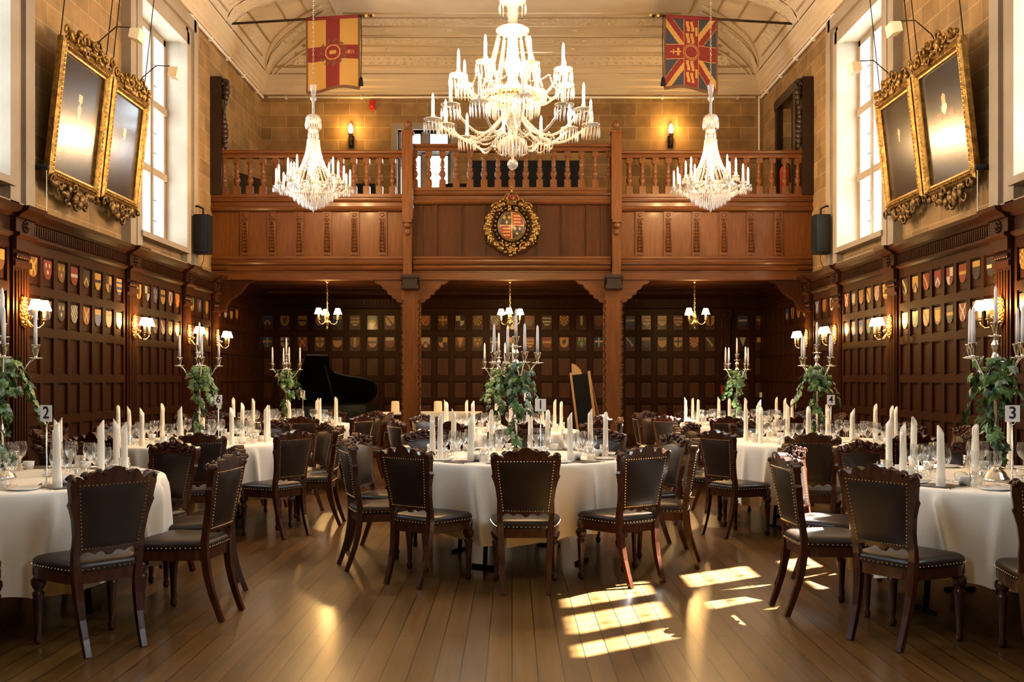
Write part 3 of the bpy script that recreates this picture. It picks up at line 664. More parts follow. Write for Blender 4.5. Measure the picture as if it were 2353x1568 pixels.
g = MB(); g.lathe([(.005,-.02),(.02,-.012),(.026,-.002),(.026,.002),(.012,.004)], 10); PAN = g.mesh('drip_pan', 'brass')
g = MB(); g.lathe([(.001,-.004),(.011,.01),(.013,.022),(.008,.045),(.002,.062),(.001,.064)], 8); BULB = g.mesh('flame_bulb', 'bulb')
def sconce_kit():
    k = []; g = MB()
    g.loft([[(.085*math.cos(a)*(1+.06*math.cos(9*a)), -y, .16*math.sin(a)*(1+.05*math.cos(9*a))) for a in [2*PI*i/54 for i in range(54)]] for y in (.0, .012)])
    R2 = random.Random(2)
    for i in range(46): a = 2.399*i; r = math.sqrt(i/46); g.ball((.078*r*math.cos(a), -.016, .15*r*math.sin(a)), (.014, .012, .014), 6, 4)
    k.append(P('backplate', g.mesh('backplate', 'brass')))
    for q in (-1, 1):
        ex, ey = q*.085, -.17
        g = MB(); g.tube([(0,-.01,-.06),(q*.01,-.05,-.10),(q*.03,-.09,-.16),(q*.06,-.13,-.165),(q*.08,-.165,-.13),(ex,ey,-.085)], .009, 7)
        g.tube([(q*.02,-.02,-.05),(q*.035,-.05,-.03),(q*.03,-.08,-.05),(q*.015,-.07,-.08)], .006, 6)
        k.append(P('arm', g.mesh('arm', 'brass')))
        k.append(P('drip_pan', PAN, T=Matrix.Translation((ex, ey, -.08)))); k.append(P('candle_sleeve', TUBE, T=Matrix.Translation((ex, ey, .03))))
        k.append(P('lamp_shade', SHADE, T=Matrix.Translation((ex, ey, .015)), label='glowing scalloped shade'))
    return k
SC_K = sconce_kit()
for side in 'LR':
    for i, y in enumerate((9.97, 12.89, 15.07, 16.52)):
        rz = PI/2 if side == 'L' else -PI/2
        p = Wp(side, .105, y, 2.02); spawn('wall_sconce', SC_K, 'brass twin-shade wall lamp, %s from the near end of the %s wall' % (ORD[i], 'left' if side == 'L' else 'right'), 'wall lamp', p, rz, 'twin-shade wall lamps on the panelling')
        lamp(Wp(side, .105+.17, y, 2.08), 36 if i < 3 else 18, WARM, .03)
def pendant_kit():
    k = []; g = MB(); g.lathe([(.05,0),(.05,-.015),(.02,-.04),(.001,-.045)], 14); k.append(P('ceiling_rose', g.mesh('ceiling_rose', 'brass')))
    g = MB()
    for i in range(13): g.tube([(.012*math.cos(a)*(i%2), .012*math.cos(a)*(1-i%2), -.045-.036*i-.018+.022*math.sin(a)) for a in [2*PI*q/10 for q in range(11)]], .0035, 5)
    k.append(P('chain', g.mesh('chain', 'brass')))
    g = MB(); g.lathe([(.005,-.5),(.02,-.52),(.012,-.55),(.03,-.60),(.04,-.64),(.02,-.67),(.045,-.70),(.05,-.73),(.025,-.76),(.012,-.80),(.02,-.82),(.001,-.86)], 14); k.append(P('stem', g.mesh('stem', 'brass')))
    for i in range(3):
        a = PI/2+.35+i*2*PI/3; c, s = math.cos(a), math.sin(a); ex, ey = .19*c, .19*s
        g = MB(); g.tube([(.03*c,.03*s,-.68),(.07*c,.07*s,-.735),(.12*c,.12*s,-.755),(.17*c,.17*s,-.73),(ex,ey,-.675)], .008, 7); k.append(P('arm', g.mesh('arm', 'brass')))
        k.append(P('drip_pan', PAN, T=Matrix.Translation((ex,ey,-.67)))); k.append(P('candle_sleeve', TUBE, T=Matrix.Translation((ex,ey,-.56)))); k.append(P('lamp_shade', SHADE, T=Matrix.Translation((ex,ey,-.575)), label='glowing shade'))
    return k
PK = pendant_kit()
for px, l in ((752, 'left'), (1172, 'middle'), (1596, 'right')):
    X = sx(px, 17.2); spawn('pendant_lamp', PK, 'brass three-shade hanging lamp under the gallery, %s of the three' % l, 'hanging lamp', (X, 17.2, 3.038), .0 if l != 'middle' else .6, 'hanging lamps under the gallery')
    lamp((X, 17.2, 2.50), 58, WARM, .05)
g = MB(); g.lathe([(.001,0),(.03,.01),(.045,.05),(.05,.09),(.035,.15),(.018,.19),(.001,.205)], 12); GLOBE = g.mesh('globe', 'flame')
g = MB(); g.box(-.05,.05,-.03,0,-.26,-.02); g.lathe([(.01,-.26),(.04,-.22),(.02,-.16),(.045,-.10),(.02,-.05),(.05,-.012),(.05,0)], 10, (0,-.10,0)); g.tube([(0,-.02,-.15),(0,-.1,-.2)], .012, 6); FB = g.mesh('bracket', 'black_oak')
for px, l in ((806, 'left'), (1542, 'right')):
    X = sx(px, YB-.1); spawn('globe_lamp', [P('bracket', FB), P('globe', GLOBE, T=Matrix.Translation((0,-.10,0)), label='glowing globe')], 'flame-shaped wall lamp on the stone above the gallery, %s one' % l, 'wall lamp', (X, YB-.005, 6.22), 0, 'flame-shaped wall lamps above the gallery')
    lamp((X, YB-.2, 6.32), 16, (1, .55, .16), .04)

# ------------------------------------------------------------------ crystal chandeliers
def drop_mesh(h): g = MB(); g.octa((0,0,-h*.62), .008, h*.62, h2=h*.38); return g
def cand(h=.16):
    g = MB(); g.lathe([(.016,0),(.016,h),(.004,h+.003)], 8); return g.mesh('candle', 'wax')
CAND = cand(.17)
def cup_mesh(nd, r=.06, h=.075):
    g = MB(); g.lathe([(.005,-.03),(.02,-.025),(.03,-.01),(r,.0),(r*1.02,.008),(r*.6,.004),(.02,.02),(.024,.05),(.02,.055)], 14)
    for k in range(nd):
        a = 2*PI*k/nd; c = (r*math.cos(a), r*math.sin(a)); g.octa((c[0], c[1], -.012-h*.5), .0075, h*.5, 0, h*.5)
    return g.mesh('crystal_cup', 'crystal')
CUP = cup_mesh(16, .092, .125); CUPS = cup_mesh(12, .05, .075)
def ring_drops(g, r, z, n, h, rr=.008):
    for k in range(n):
        a = 2*PI*k/n; g.octa((r*math.cos(a), r*math.sin(a), z-h*.55), rr, h*.55, 0, h*.45)
def beads(g, p, q, n, r, sag=0.):
    p, q = Vector(p), Vector(q)
    for i in range(n):
        t = (i+.5)/n; c = p.lerp(q, t); c.z -= sag*4*t*(1-t); g.octa(tuple(c), r)
def armk(r0, z0, r1, z1, a, dip, cup, tilt=.0):
    c, s = math.cos(a), math.sin(a); pts = []
    for i in range(11):
        t = i/10; r = r0+(r1-r0)*t; z = z0+(z1-z0)*t-dip*math.sin(PI*min(1, t*1.05))*(1-.2*t); pts.append((r*c, r*s, z))
    g = MB(); g.tube(pts, .013, 6)
    return [P('arm', g.mesh('arm', 'crystal2')), P('crystal_cup', cup, T=Matrix.Translation((r1*c, r1*s, z1+.02))),
            P('candle', CAND, (P('flame_bulb', BULB, T=Matrix.Translation((0,0,.172)), label='lit bulb'),), T=Matrix.Translation((r1*c, r1*s, z1+.05)))]
def big_kit():          # origin: the ball at the bottom
    k = []
    g = MB(); g.ball((0,0,.06), .055, 14, 9); g.lathe([(.012,.11),(.02,.14),(.10,.24),(.13,.30),(.05,.34),(.05,.42),(.09,.50),(.11,.60),(.06,.66),(.05,.72),(.20,.76),(.24,.80),(.06,.84),(.05,.95),(.10,1.05),(.06,1.15),(.05,1.40),(.05,1.62),(.03,1.8),(.025,2.1),(.03,4.43)], 16); k.append(P('stem', g.mesh('stem', 'crystal2')))
    g = MB(); g.lathe([(.05,1.36),(.13,1.37),(.165,1.39),(.17,1.41),(.12,1.44),(.03,1.45)], 22); k.append(P('top_dish', g.mesh('top_dish', 'crystal')))
    g = MB(); g.lathe([(.03,1.68),(.13,1.69),(.14,1.71),(.03,1.73)], 18); ring_drops(g, .135, 1.68, 16, .11); k.append(P('crown_dish', g.mesh('crown_dish', 'crystal')))
    g = MB(); ring_drops(g, .27, .72, 44, .17, .010); ring_drops(g, .33, .80, 50, .12, .010); ring_drops(g, .20, .66, 32, .15, .010); ring_drops(g, .14, .30, 24, .13, .01); ring_drops(g, .10, .24, 16, .10, .009); k.append(P('prism_skirt', g.mesh('prism_skirt', 'crystal'), kind='stuff'))
    g = MB(); g.lathe([(.26,.70),(.275,.71),(.275,.745),(.26,.755)], 28, caps=False); k.append(P('gilt_ring', g.mesh('gilt_ring', 'brass')))
    g = MB()
    for i in range(12): a = 2*PI*i/12; beads(g, (.15*math.cos(a), .15*math.sin(a), 1.36), (.30*math.cos(a), .30*math.sin(a), .84), 26, .014, .03)
    for i in range(12):
        a, b = 2*PI*i/12, 2*PI*(i+1)/12; beads(g, (.42*math.cos(a), .42*math.sin(a), .34), (.42*math.cos(b), .42*math.sin(b), .34), 12, .011, .10)
        beads(g, (.42*math.cos(a), .42*math.sin(a), .34), (.12*math.cos(a), .12*math.sin(a), .40), 14, .011, .07)
    for i in range(8): a, b = 2*PI*i/8, 2*PI*(i+1)/8; beads(g, (.50*math.cos(a), .50*math.sin(a), .86), (.50*math.cos(b), .50*math.sin(b), .86), 16, .011, .09)
    k.append(P('bead_string', g.mesh('bead_string', 'crystal'), kind='stuff'))
    for i in range(12): k += armk(.10, .55, .80-.05*(i % 2), .46+.05*(i % 2), 2*PI*i/12+.13, .24, CUP)
    for i in range(8): k += armk(.10, .78, .56, .88+.03*(i % 2), 2*PI*i/8+.3, .16, CUP)
    return k
CHX, CHY, CHZ = sx(1178, 10.), 10., 3.44
spawn('crystal_chandelier', big_kit(), 'large two-tier crystal chandelier hanging over the middle of the hall', 'chandelier', (CHX, CHY, CHZ))
def small_kit():
    k = []; g = MB()
    g.lathe([(.001,0),(.018,.04),(.012,.07),(.03,.10),(.03,.30),(.05,.42),(.03,.6),(.02,.9),(.02,1.2),(.035,1.3),(.02,1.4),(.02,1.62),(.05,1.66),(.05,1.68),(.025,1.69),(.045,1.8),(.05,1.86),(.02,1.88)], 12); k.append(P('stem', g.mesh('stem', 'crystal2')))
    g = MB()                                             # bag of prisms underneath
    for r, z, n, h in ((.34, .36, 60, .13), (.28, .30, 50, .13), (.22, .25, 42, .13), (.16, .21, 32, .13), (.10, .18, 22, .12), (.05, .16, 12, .12)): ring_drops(g, r, z, n, h, .009)
    k.append(P('prism_bag', g.mesh('prism_bag', 'crystal'), kind='stuff'))
    g = MB()                                             # tent of bead strings
    for i in range(17):
        t = i/16; z = 1.06-.40*t; r = .085+.10*t**1.8
        for q in range(26): a = 2*PI*(q+.5*(i % 2))/26; g.octa((r*math.cos(a), r*math.sin(a), z), .011, .016)
    for q in range(26): a = 2*PI*q/26; beads(g, (.19*math.cos(a), .19*math.sin(a), .66), (.34*math.cos(a), .34*math.sin(a), .40), 12, .012, .02)
    k.append(P('bead_tent', g.mesh('bead_tent', 'crystal'), kind='stuff'))
    g = MB(); g.lathe([(.02,1.30),(.10,1.33),(.115,1.37),(.09,1.42),(.04,1.44),(.02,1.44)], 18); ring_drops(g, .112, 1.36, 20, .14, .011); k.append(P('top_canopy', g.mesh('top_canopy', 'crystal')))
    g = MB(); g.lathe([(.02,1.16),(.065,1.18),(.075,1.20),(.05,1.25),(.02,1.27)], 16); ring_drops(g, .072, 1.19, 16, .13, .01); k.append(P('lower_canopy', g.mesh('lower_canopy', 'crystal')))
    g = MB(); g.lathe([(.36,.36),(.38,.37),(.38,.40),(.36,.41)], 30, caps=False); ring_drops(g, .385, .36, 40, .11, .009); k.append(P('ring', g.mesh('ring', 'crystal')))
    g = MB(); n = 70
    for i in range(n): g.tube([(.012*math.cos(a)*(i % 2), .012*math.cos(a)*(1-i % 2), 1.87+.0335*i+.02*math.sin(a)) for a in [2*PI*q/8 for q in range(9)]], .004, 4)
    k.append(P('chain', g.mesh('chain', 'steel')))
    for i in range(12): k += armk(.06, .40, .53, .36, 2*PI*i/12+.1, .12, CUPS)
    for i in range(8): k += armk(.06, .48, .36, .50, 2*PI*i/8+.3, .10, CUPS)
    return k
SK = small_kit()
for px, l in ((720, 'left'), (1633, 'right')):
    X = sx(px, 14.5); spawn('small_crystal_chandelier', SK, 'small tent-shaped crystal chandelier before the gallery, %s one' % l, 'chandelier', (X, 14.5, 3.76), 0 if l == 'left' else .2, 'pair of small chandeliers')
    for i in range(4): a = PI/4+i*PI/2; lamp((X+.3*math.cos(a), 14.5+.3*math.sin(a), 4.52), 40, WARM2, .05)
for i in range(6): a = 2*PI*i/6+.3; lamp((CHX+.62*math.cos(a), CHY+.62*math.sin(a), 4.32), 62, WARM2, .06)
for i in range(2): lamp((CHX, CHY+.32*(i*2-1), 4.72), 50, WARM2, .06)
# ------------------------------------------------------------------ paintings hung on the side walls
def portrait(kind):
    def mf(u, v):                          # u across, v up
        x, y = u-.5, v
        if kind == 'a':                    # long white beard, dark robe, pale book at the corner
            if dot(x*.8, y, .0, .70, .042): return 1
            if abs(x) < .05*(1-abs(y-.60)/.11) and .52 < y < .68: return 2
            if x < -.25 and .22 < y < .34 and abs(x+.33-(y-.28)) < .08: return 2
            if y < .6 and abs(x) < .18+.30*(.6-y)/.3: return 3
            return 6 if y < .42 and x < -.1 else 0
        if kind == 'b':
            if dot(x*.8, y, .0, .66, .045): return 1
            if abs(x) < .03 and .575 < y < .63: return 1
            if y < .6 and abs(x) < .14+.34*(.6-y)/.35: return 3
            return 0
        if kind == 'c':                    # small narrow face
            if dot(x*1.1, y, -.02, .66, .045) or (abs(x+.02) < .025 and .56 < y < .64): return 1
            if y < .6 and abs(x) < .16+.30*(.6-y)/.35: return 3
            return 6 if y < .3 and x < -.3 else 0
        if dot(x*.8, y, .0, .705, .042): return 1
        if y > .72 and dot(x*.8, y, 0, .72, .045): return 0
        if dot(x*.8, y, .0, .625, .055) and y < .66: return 5
        if y < .6 and .12 < abs(x) < .17+.2*(.6-y)/.3 and y > .42 - .1*(x < 0): return 4
        if y < .6 and abs(x) < .18+.30*(.6-y)/.35: return 3
        return 0
    return mf
def carve(g, pts, seed, r0, r1):
    R2 = random.Random(seed)
    for (a, b, n) in pts:
        for i in range(n):
            t = (i+R2.random()*.6)/n; p = Vector(a).lerp(Vector(b), t); r = R2.uniform(r0, r1)
            c = p+Vector((R2.uniform(-.02, .02), R2.uniform(-.05, .0), R2.uniform(-.03, .03)))
            if i % 3 == 0: g.tube([(c.x+r*1.3*(1-k/14)*math.cos(k*.55+i), c.y-.01, c.z+r*1.3*(1-k/14)*math.sin(k*.55+i)) for k in range(13)], [.020-.001*k for k in range(13)], 6)
            else: g.ball(c, (r, .035, r*R2.uniform(.6, 1.4)), 7, 5)
def painting_kit(w, h, kind, seed):        # origin: bottom centre of the frame, front -y, z up
    k = []; fw = .13
    cv = MB(); cv.grid(lambda u, v: ((u-.5)*(w-2*fw+.02), -.02, fw-.01+v*(h-2*fw+.02)), 44, 60, portrait(kind), False)
    cv.box(-w/2+.05, w/2-.05, -.019, .02, .05, h-.05, 0)
    k.append(P('canvas', cv.mesh('canvas', 'canvas', 'p_flesh', 'p_grey', 'p_robe', 'p_crim', 'p_ruff', 'p_umber'), label='dark portrait canvas'))
    g = MB(); pr = [(0, 0), (0, -.06), (.025, -.085), (.04, -.07), (.06, -.055), (.085, -.075), (.105, -.05), (.125, -.045), (.13, -.02), (.13, 0)]
    cor = lambda i: [(-w/2+i, i), (w/2-i, i), (w/2-i, h-i), (-w/2+i, h-i)]
    rings = [[(x, y, z) for x, z in cor(i)] for i, y in pr]; g.loft(rings, sm=False, cap0=False, cap1=False)
    for i in range(int(h/.05)):
        for s in (-1, 1): g.ball((s*(w/2-.07), -.062, .06+i*.05), (.018, .02, .02), 6, 4)
    for i in range(int(w/.05)):
        for z in (.07, h-.07): g.ball((-w/2+.05+i*.05, -.062, z), (.02, .02, .018), 6, 4)
    k.append(P('frame', g.mesh('frame', 'gilt')))
    g = MB(); carve(g, [((-w/2+.02, -.05, h+.05), (-w*.1, -.05, h+.11), 8), ((-w*.12, -.05, h+.10), (w*.12, -.05, h+.10), 6), ((w*.1, -.05, h+.11), (w/2-.02, -.05, h+.05), 8), ((-w*.3, -.05, h), (w*.3, -.05, h), 9)], seed, .035, .06)
    k.append(P('carved_crest', g.mesh('carved_crest', 'gilt')))
    g = MB(); carve(g, [((-w/2, -.04, -.02), (w/2, -.04, -.02), 14), ((-w*.3, -.04, -.10), (w*.3, -.04, -.10), 10), ((-w*.15, -.04, -.16), (w*.15, -.04, -.16), 5)], seed+7, .035, .065)
    k.append(P('carved_swag', g.mesh('carved_swag', 'giltd')))
    g = MB(); g.tube([(.1, -.02, h-.02), (.1, -.12, h+.20), (.1, -.28, h+.37), (.1, -.44, h+.38), (.1, -.50, h+.33)], .007, 6)
    hd = MB(); hd.prism([(-.06, .06), (.05, .05), (.06, -.05), (-.05, -.07)], -.09, .09, lambda a, b, t: (.1+t, -.52+a, h+.30+b))
    k.append(P('picture_light', g.mesh('light_arm', 'black_oak'), (P('lamp_head', hd.mesh('lamp_head', 'tube'), label='cream lamp head'),)))
    g = MB()
    for s in (-1, 1): g.tube([(s*(w/2-.06), .0, h-.1), (s*(w/2-.06), .0, h+2.5)], .006, 5)
    k.append(P('hanging_rod', g.mesh('hanging_rod', 'black')))
    return k
LEAN = math.radians(6.2)
for side in 'LR':
    for yc, w, z0, h, kind, lab in ((11.02, 1.26, 3.45, 1.50, 'a' if side == 'L' else 'd', None), (12.30, 1.13, 3.50, 1.42, 'b' if side == 'L' else 'c', None)):
        s = 1 if side == 'L' else -1
        T = Matrix.Translation(Wp(side, .10, yc, z0)) @ Matrix.Rotation(s*PI/2, 4, 'Z') @ Matrix.Rotation(LEAN, 4, 'X')
        lab = {'a': 'gilt-framed portrait of a white-bearded man, larger one on the left wall', 'b': 'gilt-framed dark portrait beside the far window of the left wall', 'c': 'gilt-framed dark portrait beside the far window of the right wall', 'd': 'gilt-framed portrait of a person with ruff, larger one on the right wall'}[kind]
        spawn('framed_portrait', painting_kit(w, h, kind, 3 if kind in 'ad' else 5), lab, 'painting', None, T=T, group='framed portraits on the side walls')
    # small fitting by the near picture, with its flex
    g = MB(); y = 10.22; a = Wp(side, .0, y, 3.52); b = Wp(side, .24, y, 3.52)
    g.tube([a, Wp(side, .03, y, 3.52)], .06, 10); g.tube([Wp(side, .02, y, 3.52), b], .032, 8); g2 = MB(); g2.tube([Wp(side, .06, y, 3.49), Wp(side, .02, y, 3.42), Wp(side, .03, y+.02, 3.3), Wp(side, .02, y-.02, 3.06)], .007, 5)
    g3 = MB(); g3.tube([Wp(side, .20, y+.05, 3.50), Wp(side, .20, y+.05, 3.06)], .0035, 4)
    spawn('bracket_light', [P('bracket_arm', g.mesh('bracket_arm', 'black')), P('flex', g2.mesh('flex', 'black')), P('cord', g3.mesh('cord', 'white'), label='thin white cord')], 'small black bracket light at the lower corner of the larger portrait, %s wall' % ('left' if side == 'L' else 'right'), 'light fitting', (0, 0, 0))
    # loudspeaker on a bent bracket
    g = MB(); Y = 15.35; g.box(-.115, .115, -.11, .11, 0, .60); sp = MB(); sp.box(-.10, .10, -.122, -.11, .02, .58); sp.box(-.02, .02, -.126, -.122, .27, .285)
    arm = MB(); s = 1 if side == 'L' else -1
    arm.tube([(-s*.20, 0, .74), (-s*.08, 0, .74), (0, 0, .70), (0, 0, .58)], .016, 7); arm.lathe([(.05, 0), (.05, .02), (.001, .021)], 10, T=Matrix.Translation((-s*.22, 0, .74)) @ Matrix.Rotation(s*PI/2, 4, 'Y'))
    cb = MB(); cb.tube([(0, .02, .01), (.0, .02, -.1), (-s*.05, .02, -.2), (-s*.12, .02, -.25)], .005, 5)
    spawn('loudspeaker', [P('cabinet', g.mesh('cabinet', 'black')), P('grille', sp.mesh('grille', 'black')), P('bracket', arm.mesh('bracket', 'black')), P('cable', cb.mesh('cable', 'black'))], 'black loudspeaker on a wall bracket beside the %s end of the gallery' % ('left' if side == 'L' else 'right'), 'loudspeaker', Wp(side, .24, Y, 3.27), 0, 'loudspeakers')
    g = MB(); wsweep(g, side, [(.03, 6.93), (.06, 6.93), (.06, 6.97), (.03, 6.97)], 15.3, YB-.06)
    for y in (15.4, 16.4, 17.4, 18.4, 19.4): wbox(g, side, 0, .07, y, y+.04, 6.92, 6.98)
    spawn('conduit', g.mesh('conduit', 'white'), 'pale conduit pipe under the cornice of the %s wall' % ('left' if side == 'L' else 'right'), 'pipe', (0, 0, 0))
g = MB(); g.tube([(-4.85, YB-.06, 6.955), (4.85, YB-.06, 6.955)], .022, 8)
for X in (-4.5, -3, -1.5, 0, 1.5, 3, 4.5): g.box(X-.02, X+.02, YB-.075, YB-.002, 6.93, 6.98)
g.tube([(4.92, YB-.06, 6.98), (4.92, YB-.06, 4.4)], .02, 7)
simple('conduit', g, ['white'], 'pale conduit pipe along the top of the back wall', 'pipe')
g = MB(); y = 15.2; wbox(g, 'R', 0, .07, y-.08, y+.08, 3.07, 3.28); simple('alarm_box', g, ['red'], 'red alarm box under the right loudspeaker', 'alarm')
g = MB(); X = sx(1660, YB); g.box(X-.05, X+.05, YB-.12, YB-.04, 1.05, 1.22); simple('call_point', g, ['red'], 'small red fire call point on the dark back panelling', 'alarm')
g = MB(); X = sx(1749, YB); g.box(X-.045, X+.045, YB-.1, YB-.05, .98, 1.08); g.box(X-.02, X+.02, YB-.105, YB-.1, 1.0, 1.06); simple('socket_plate', g, ['white'], 'white wall plate low on the back panelling at the right', 'switch')
g = MB(); X = sx(1803, YB); g.box(X-.04, X+.04, YB-.1, YB-.05, 1.80, 1.88); simple('light_switch', g, ['white'], 'pale double light switch high on the back panelling at the right', 'switch')

# ------------------------------------------------------------------ regimental flags
def flag(side):
    s = 1 if side == 'L' else -1; Y = 17.0
    tip = Vector((s*sx(838, Y), Y, sz(36, Y))); base = Vector((-s*4.86, Y+.1, sz(50, Y))) if 1 else None
    tip.x = -s*abs(tip.x); pole = MB(); pole.tube([base, tip], .022, 8)
    d = (base-tip).normalized(); w, h = .90, 1.20
    def pt(u, v):
        p = tip+d*(.10+u*w); return (p.x, p.y+.035*math.sin(u*7+v*2)*v+.012, p.z-v*h+.03*math.sin(u*5)*v)
    def mfL(u, v):
        x, y = (u-.5)*w, (v-.5)*h; rr = math.hypot(x, y)
        if .115 < rr < .135 or rr < .06 and abs(y) < .03: return 0
        if rr < .16: return 1
        if rr < .235 and math.sin(math.atan2(y, x)*11+rr*40) > .1: return 3
        if abs(y) < .035 and x < -.2 and x > -.36: return 0 if int(x*60) % 2 else 1
        return 1 if abs(x) < .12 or abs(y) < .115 else 0
    def mfR(u, v):
        x, y = (u-.5)*w, (v-.5)*h; rr = math.hypot(x, y)
        if .10 < rr < .115 or .13 < rr < .14: return 0
        if rr < .15: return 1
        if abs(x) < .12:
            for cx in (-.055, .02): 
                for cy in (-.45, -.24, .24, .45):
                    if abs(x-cx-.012*math.sin((y-cy)*30)) < .024 and abs(y-cy) < .085: return 0
            for cy in (-.36, .36):
                if abs(x-.09) < .02 and abs(y-cy) < .08: return 0
            return 1
        if abs(x) < .135: return 0
        if abs(y) < .115:
            if -.36 < x < -.17 and (abs(y) < .012 or abs(x+.22) < .02 and abs(y) < .07 or abs(x+.3) < .012 and abs(y) < .04): return 0
            return 1
        if abs(y) < .128: return 0
        k = abs(y)-abs(x)*h/w; sg = 1 if x*y > 0 else -1
        k *= sg
        if -.015 < k < .135: return 1
        if -.15 < k <= -.015: return 0
        if .135 <= k < .15: return 0
        return 2
    fl = MB(); fl.grid(pt, 90, 110, mfL if side == 'L' else mfR, True)
    bk = len(fl.v); fl.grid(lambda u, v: tuple(Vector(pt(u, v))+Vector((0, .006, 0))), 20, 20, None, True, 1)
    fr = MB()
    for i in range(60):
        u = i/59; p = pt(u, 1.0); fr.box(p[0]-.008, p[0]+.008, p[1]-.004, p[1]+.008, p[2]-.045, p[2]+.005)
        for u2 in (0, 1): p = pt(u2, u); fr.box(p[0]-.016, p[0]+.016, p[1]-.004, p[1]+.008, p[2]-.011, p[2]+.011)
    sl = MB(); sl.tube([tip+d*.1, tip+d*1.0], .03, 8); fi = MB(); fi.octa(tip-d*.10+Vector((0, 0, .0)), .06, .04); fi.ball(tip-d*.02, .035, 8, 5); fi.ball(tip-d*.15, (.03, .03, .03), 8, 5)
    co = MB(); p0 = tip+d*.06; a = Vector((p0.x, p0.y-.03, p0.z)); b_ = a-Vector((0, 0, 1.05)); co.tube([a, a.lerp(b_, .5)+Vector((.01*s, 0, 0)), b_], .008, 5); co.lathe([(.012, 0), (.03, -.03), (.045, -.15), (.001, -.16)], 8, b_)
    wr = MB(); e = Vector((-s*4.86, Y+.1, 7.2)); wr.tube([base, Vector((-s*4.92, Y+.12, base.z+.02))], .03, 6); wr.tube([base+Vector((s*.1, 0, 0)), Vector((-s*4.90, Y-.02, base.z+.2))], .004, 4)
    nm = 'flag'
    spawn('flag', [P('pole', pole.mesh('pole', 'black_oak')), P('finial', fi.mesh('finial', 'brass')), P('flag_cloth', fl.mesh('flag_cloth', 'f_gold', 'f_red', 'f_navy', 'f_dark')), P('pole_sleeve', sl.mesh('pole_sleeve', 'f_red')), P('fringe', fr.mesh('fringe', 'f_dark')), P('tassel', co.mesh('tassel', 'black')), P('socket', wr.mesh('socket', 'white'))],
          'old gold banner with a red cross hanging from a pole' if side == 'L' else 'old union banner in red, navy and gold hanging from a pole', 'flag', (0, 0, 0))
flag('L'); flag('R')

# ------------------------------------------------------------------ grand piano, easel, side table under the gallery
def piano():
    L, Wd = 1.95, 1.48
    bent = [(0, Wd), (.62, Wd), (.66, Wd-.04), (.69, Wd-.18), (.75, Wd-.36), (.86, Wd-.50), (1.02, Wd-.58), (1.25, Wd-.63), (1.5, Wd-.68), (1.72, Wd-.78), (1.86, Wd-.92), (1.93, Wd-1.1), (1.93, Wd-1.25), (1.87, .05), (1.80, 0), (0, 0)]
    k = []; g = MB(); g.prism(bent, .62, .98, lambda a, b, t: (a, -b, t)); k.append(P('case', g.mesh('case', 'lacquer')))
    th = math.radians(40)
    g = MB(); g.prism([(max(a, .20), b) for a, b in bent], 0, .025, lambda a, b, t: (a+.0, -b*math.cos(th)-t*math.sin(th)*0, .99+b*math.sin(th)+t)); k.append(P('lid', g.mesh('lid', 'lacquer')))
    g = MB(); g.tube([(.75, -1.2, .98), (.62, -.95, 1.76)], .014, 6); k.append(P('lid_prop', g.mesh('lid_prop', 'black')))
    g = MB(); g.box(-.22, .0, -1.44, -.04, .60, .70); g.box(-.22, .0, -1.44, -1.38, .7, .82); g.box(-.22, .0, -.10, -.04, .7, .82); k.append(P('keybed', g.mesh('keybed', 'lacquer')))
    g = MB()
    for i in range(52): g.box(-.20, -.04, -.12-i*.0242-.0235, -.12-i*.0242, .70, .722)
    k.append(P('keyboard', g.mesh('keyboard', 'tube'), label='row of ivory keys'))
    g = MB(); g.prism([(0, 0), (0, .28), (.04, .3)], -1.2, -.3, lambda a, b, t: (.12+a, t, .98+b)); k.append(P('music_desk', g.mesh('music_desk', 'lacquer')))
    for x, y in ((.15, -.2), (.15, -1.25), (1.6, -.35)):
        g = MB(); g.lathe([(.03, 0), (.035, .06), (.05, .1), (.06, .4), (.075, .62)], 10, (x, y, 0)); k.append(P('leg', g.mesh('leg', 'lacquer')))
    g = MB(); g.box(.35, .45, -.85, -.6, .05, .1); g.tube([(.4, -.8, .1), (.3, -.8, .62)], .012, 5); g.tube([(.4, -.65, .1), (.3, -.65, .62)], .012, 5); k.append(P('pedal_lyre', g.mesh('pedal_lyre', 'lacquer')))
    return k
spawn('grand_piano', piano(), 'black grand piano with raised lid under the gallery', 'piano', None, T=TR((sx(640, 17.75), 17.95, 0), math.radians(27), .90))
def easel():
    k = []; g = MB(); g.box(-.15, .15, -.02, 0, .35, 1.42); k.append(P('board', g.mesh('board', 'black')))
    for s in (-1, 1): g = MB(); g.box(s*.165-.02, s*.165+.02, -.03, .005, 0, 1.46); k.append(P('leg', g.mesh('leg', 'wood_pale')))
    for s in (-1, 1): g = MB(); g.tube([(s*.165, 0, 1.4), (s*.165, .45, .0)], .016, 4); k.append(P('leg', g.mesh('leg', 'wood_pale')))
    g = MB(); g.prism([(-.15, 0), (.03, 0), (.02, .07), (-.06, .17), (-.13, .2)], -.02, 0, lambda a, b, t: (a, t, 1.42+b)); k.append(P('headpiece', g.mesh('headpiece', 'wood_pale')))
    return k
spawn('easel', easel(), 'pale wooden easel with a blackboard against the back panelling', 'easel', None, T=Matrix.Translation((sx(1356, 17.6), 17.6, .03)) @ Matrix.Rotation(-.13, 4, 'Y') @ Matrix.Rotation(.10, 4, 'X') @ Matrix.Rotation(-.35, 4, 'Z'))
g = MB(); g.box(-.55, .55, -.35, .35, .72, .75); tt = g.mesh('tabletop', 'dark'); k = [P('tabletop', tt)]
for x in (-.5, .5):
    for y in (-.3, .3): g = MB(); g.box(x-.03, x+.03, y-.03, y+.03, 0, .72); k.append(P('leg', g.mesh('leg', 'dark')))
spawn('side_table', k, 'small side table under a white cloth behind the left pillar', 'table', (-1.12, 17.6, 0))
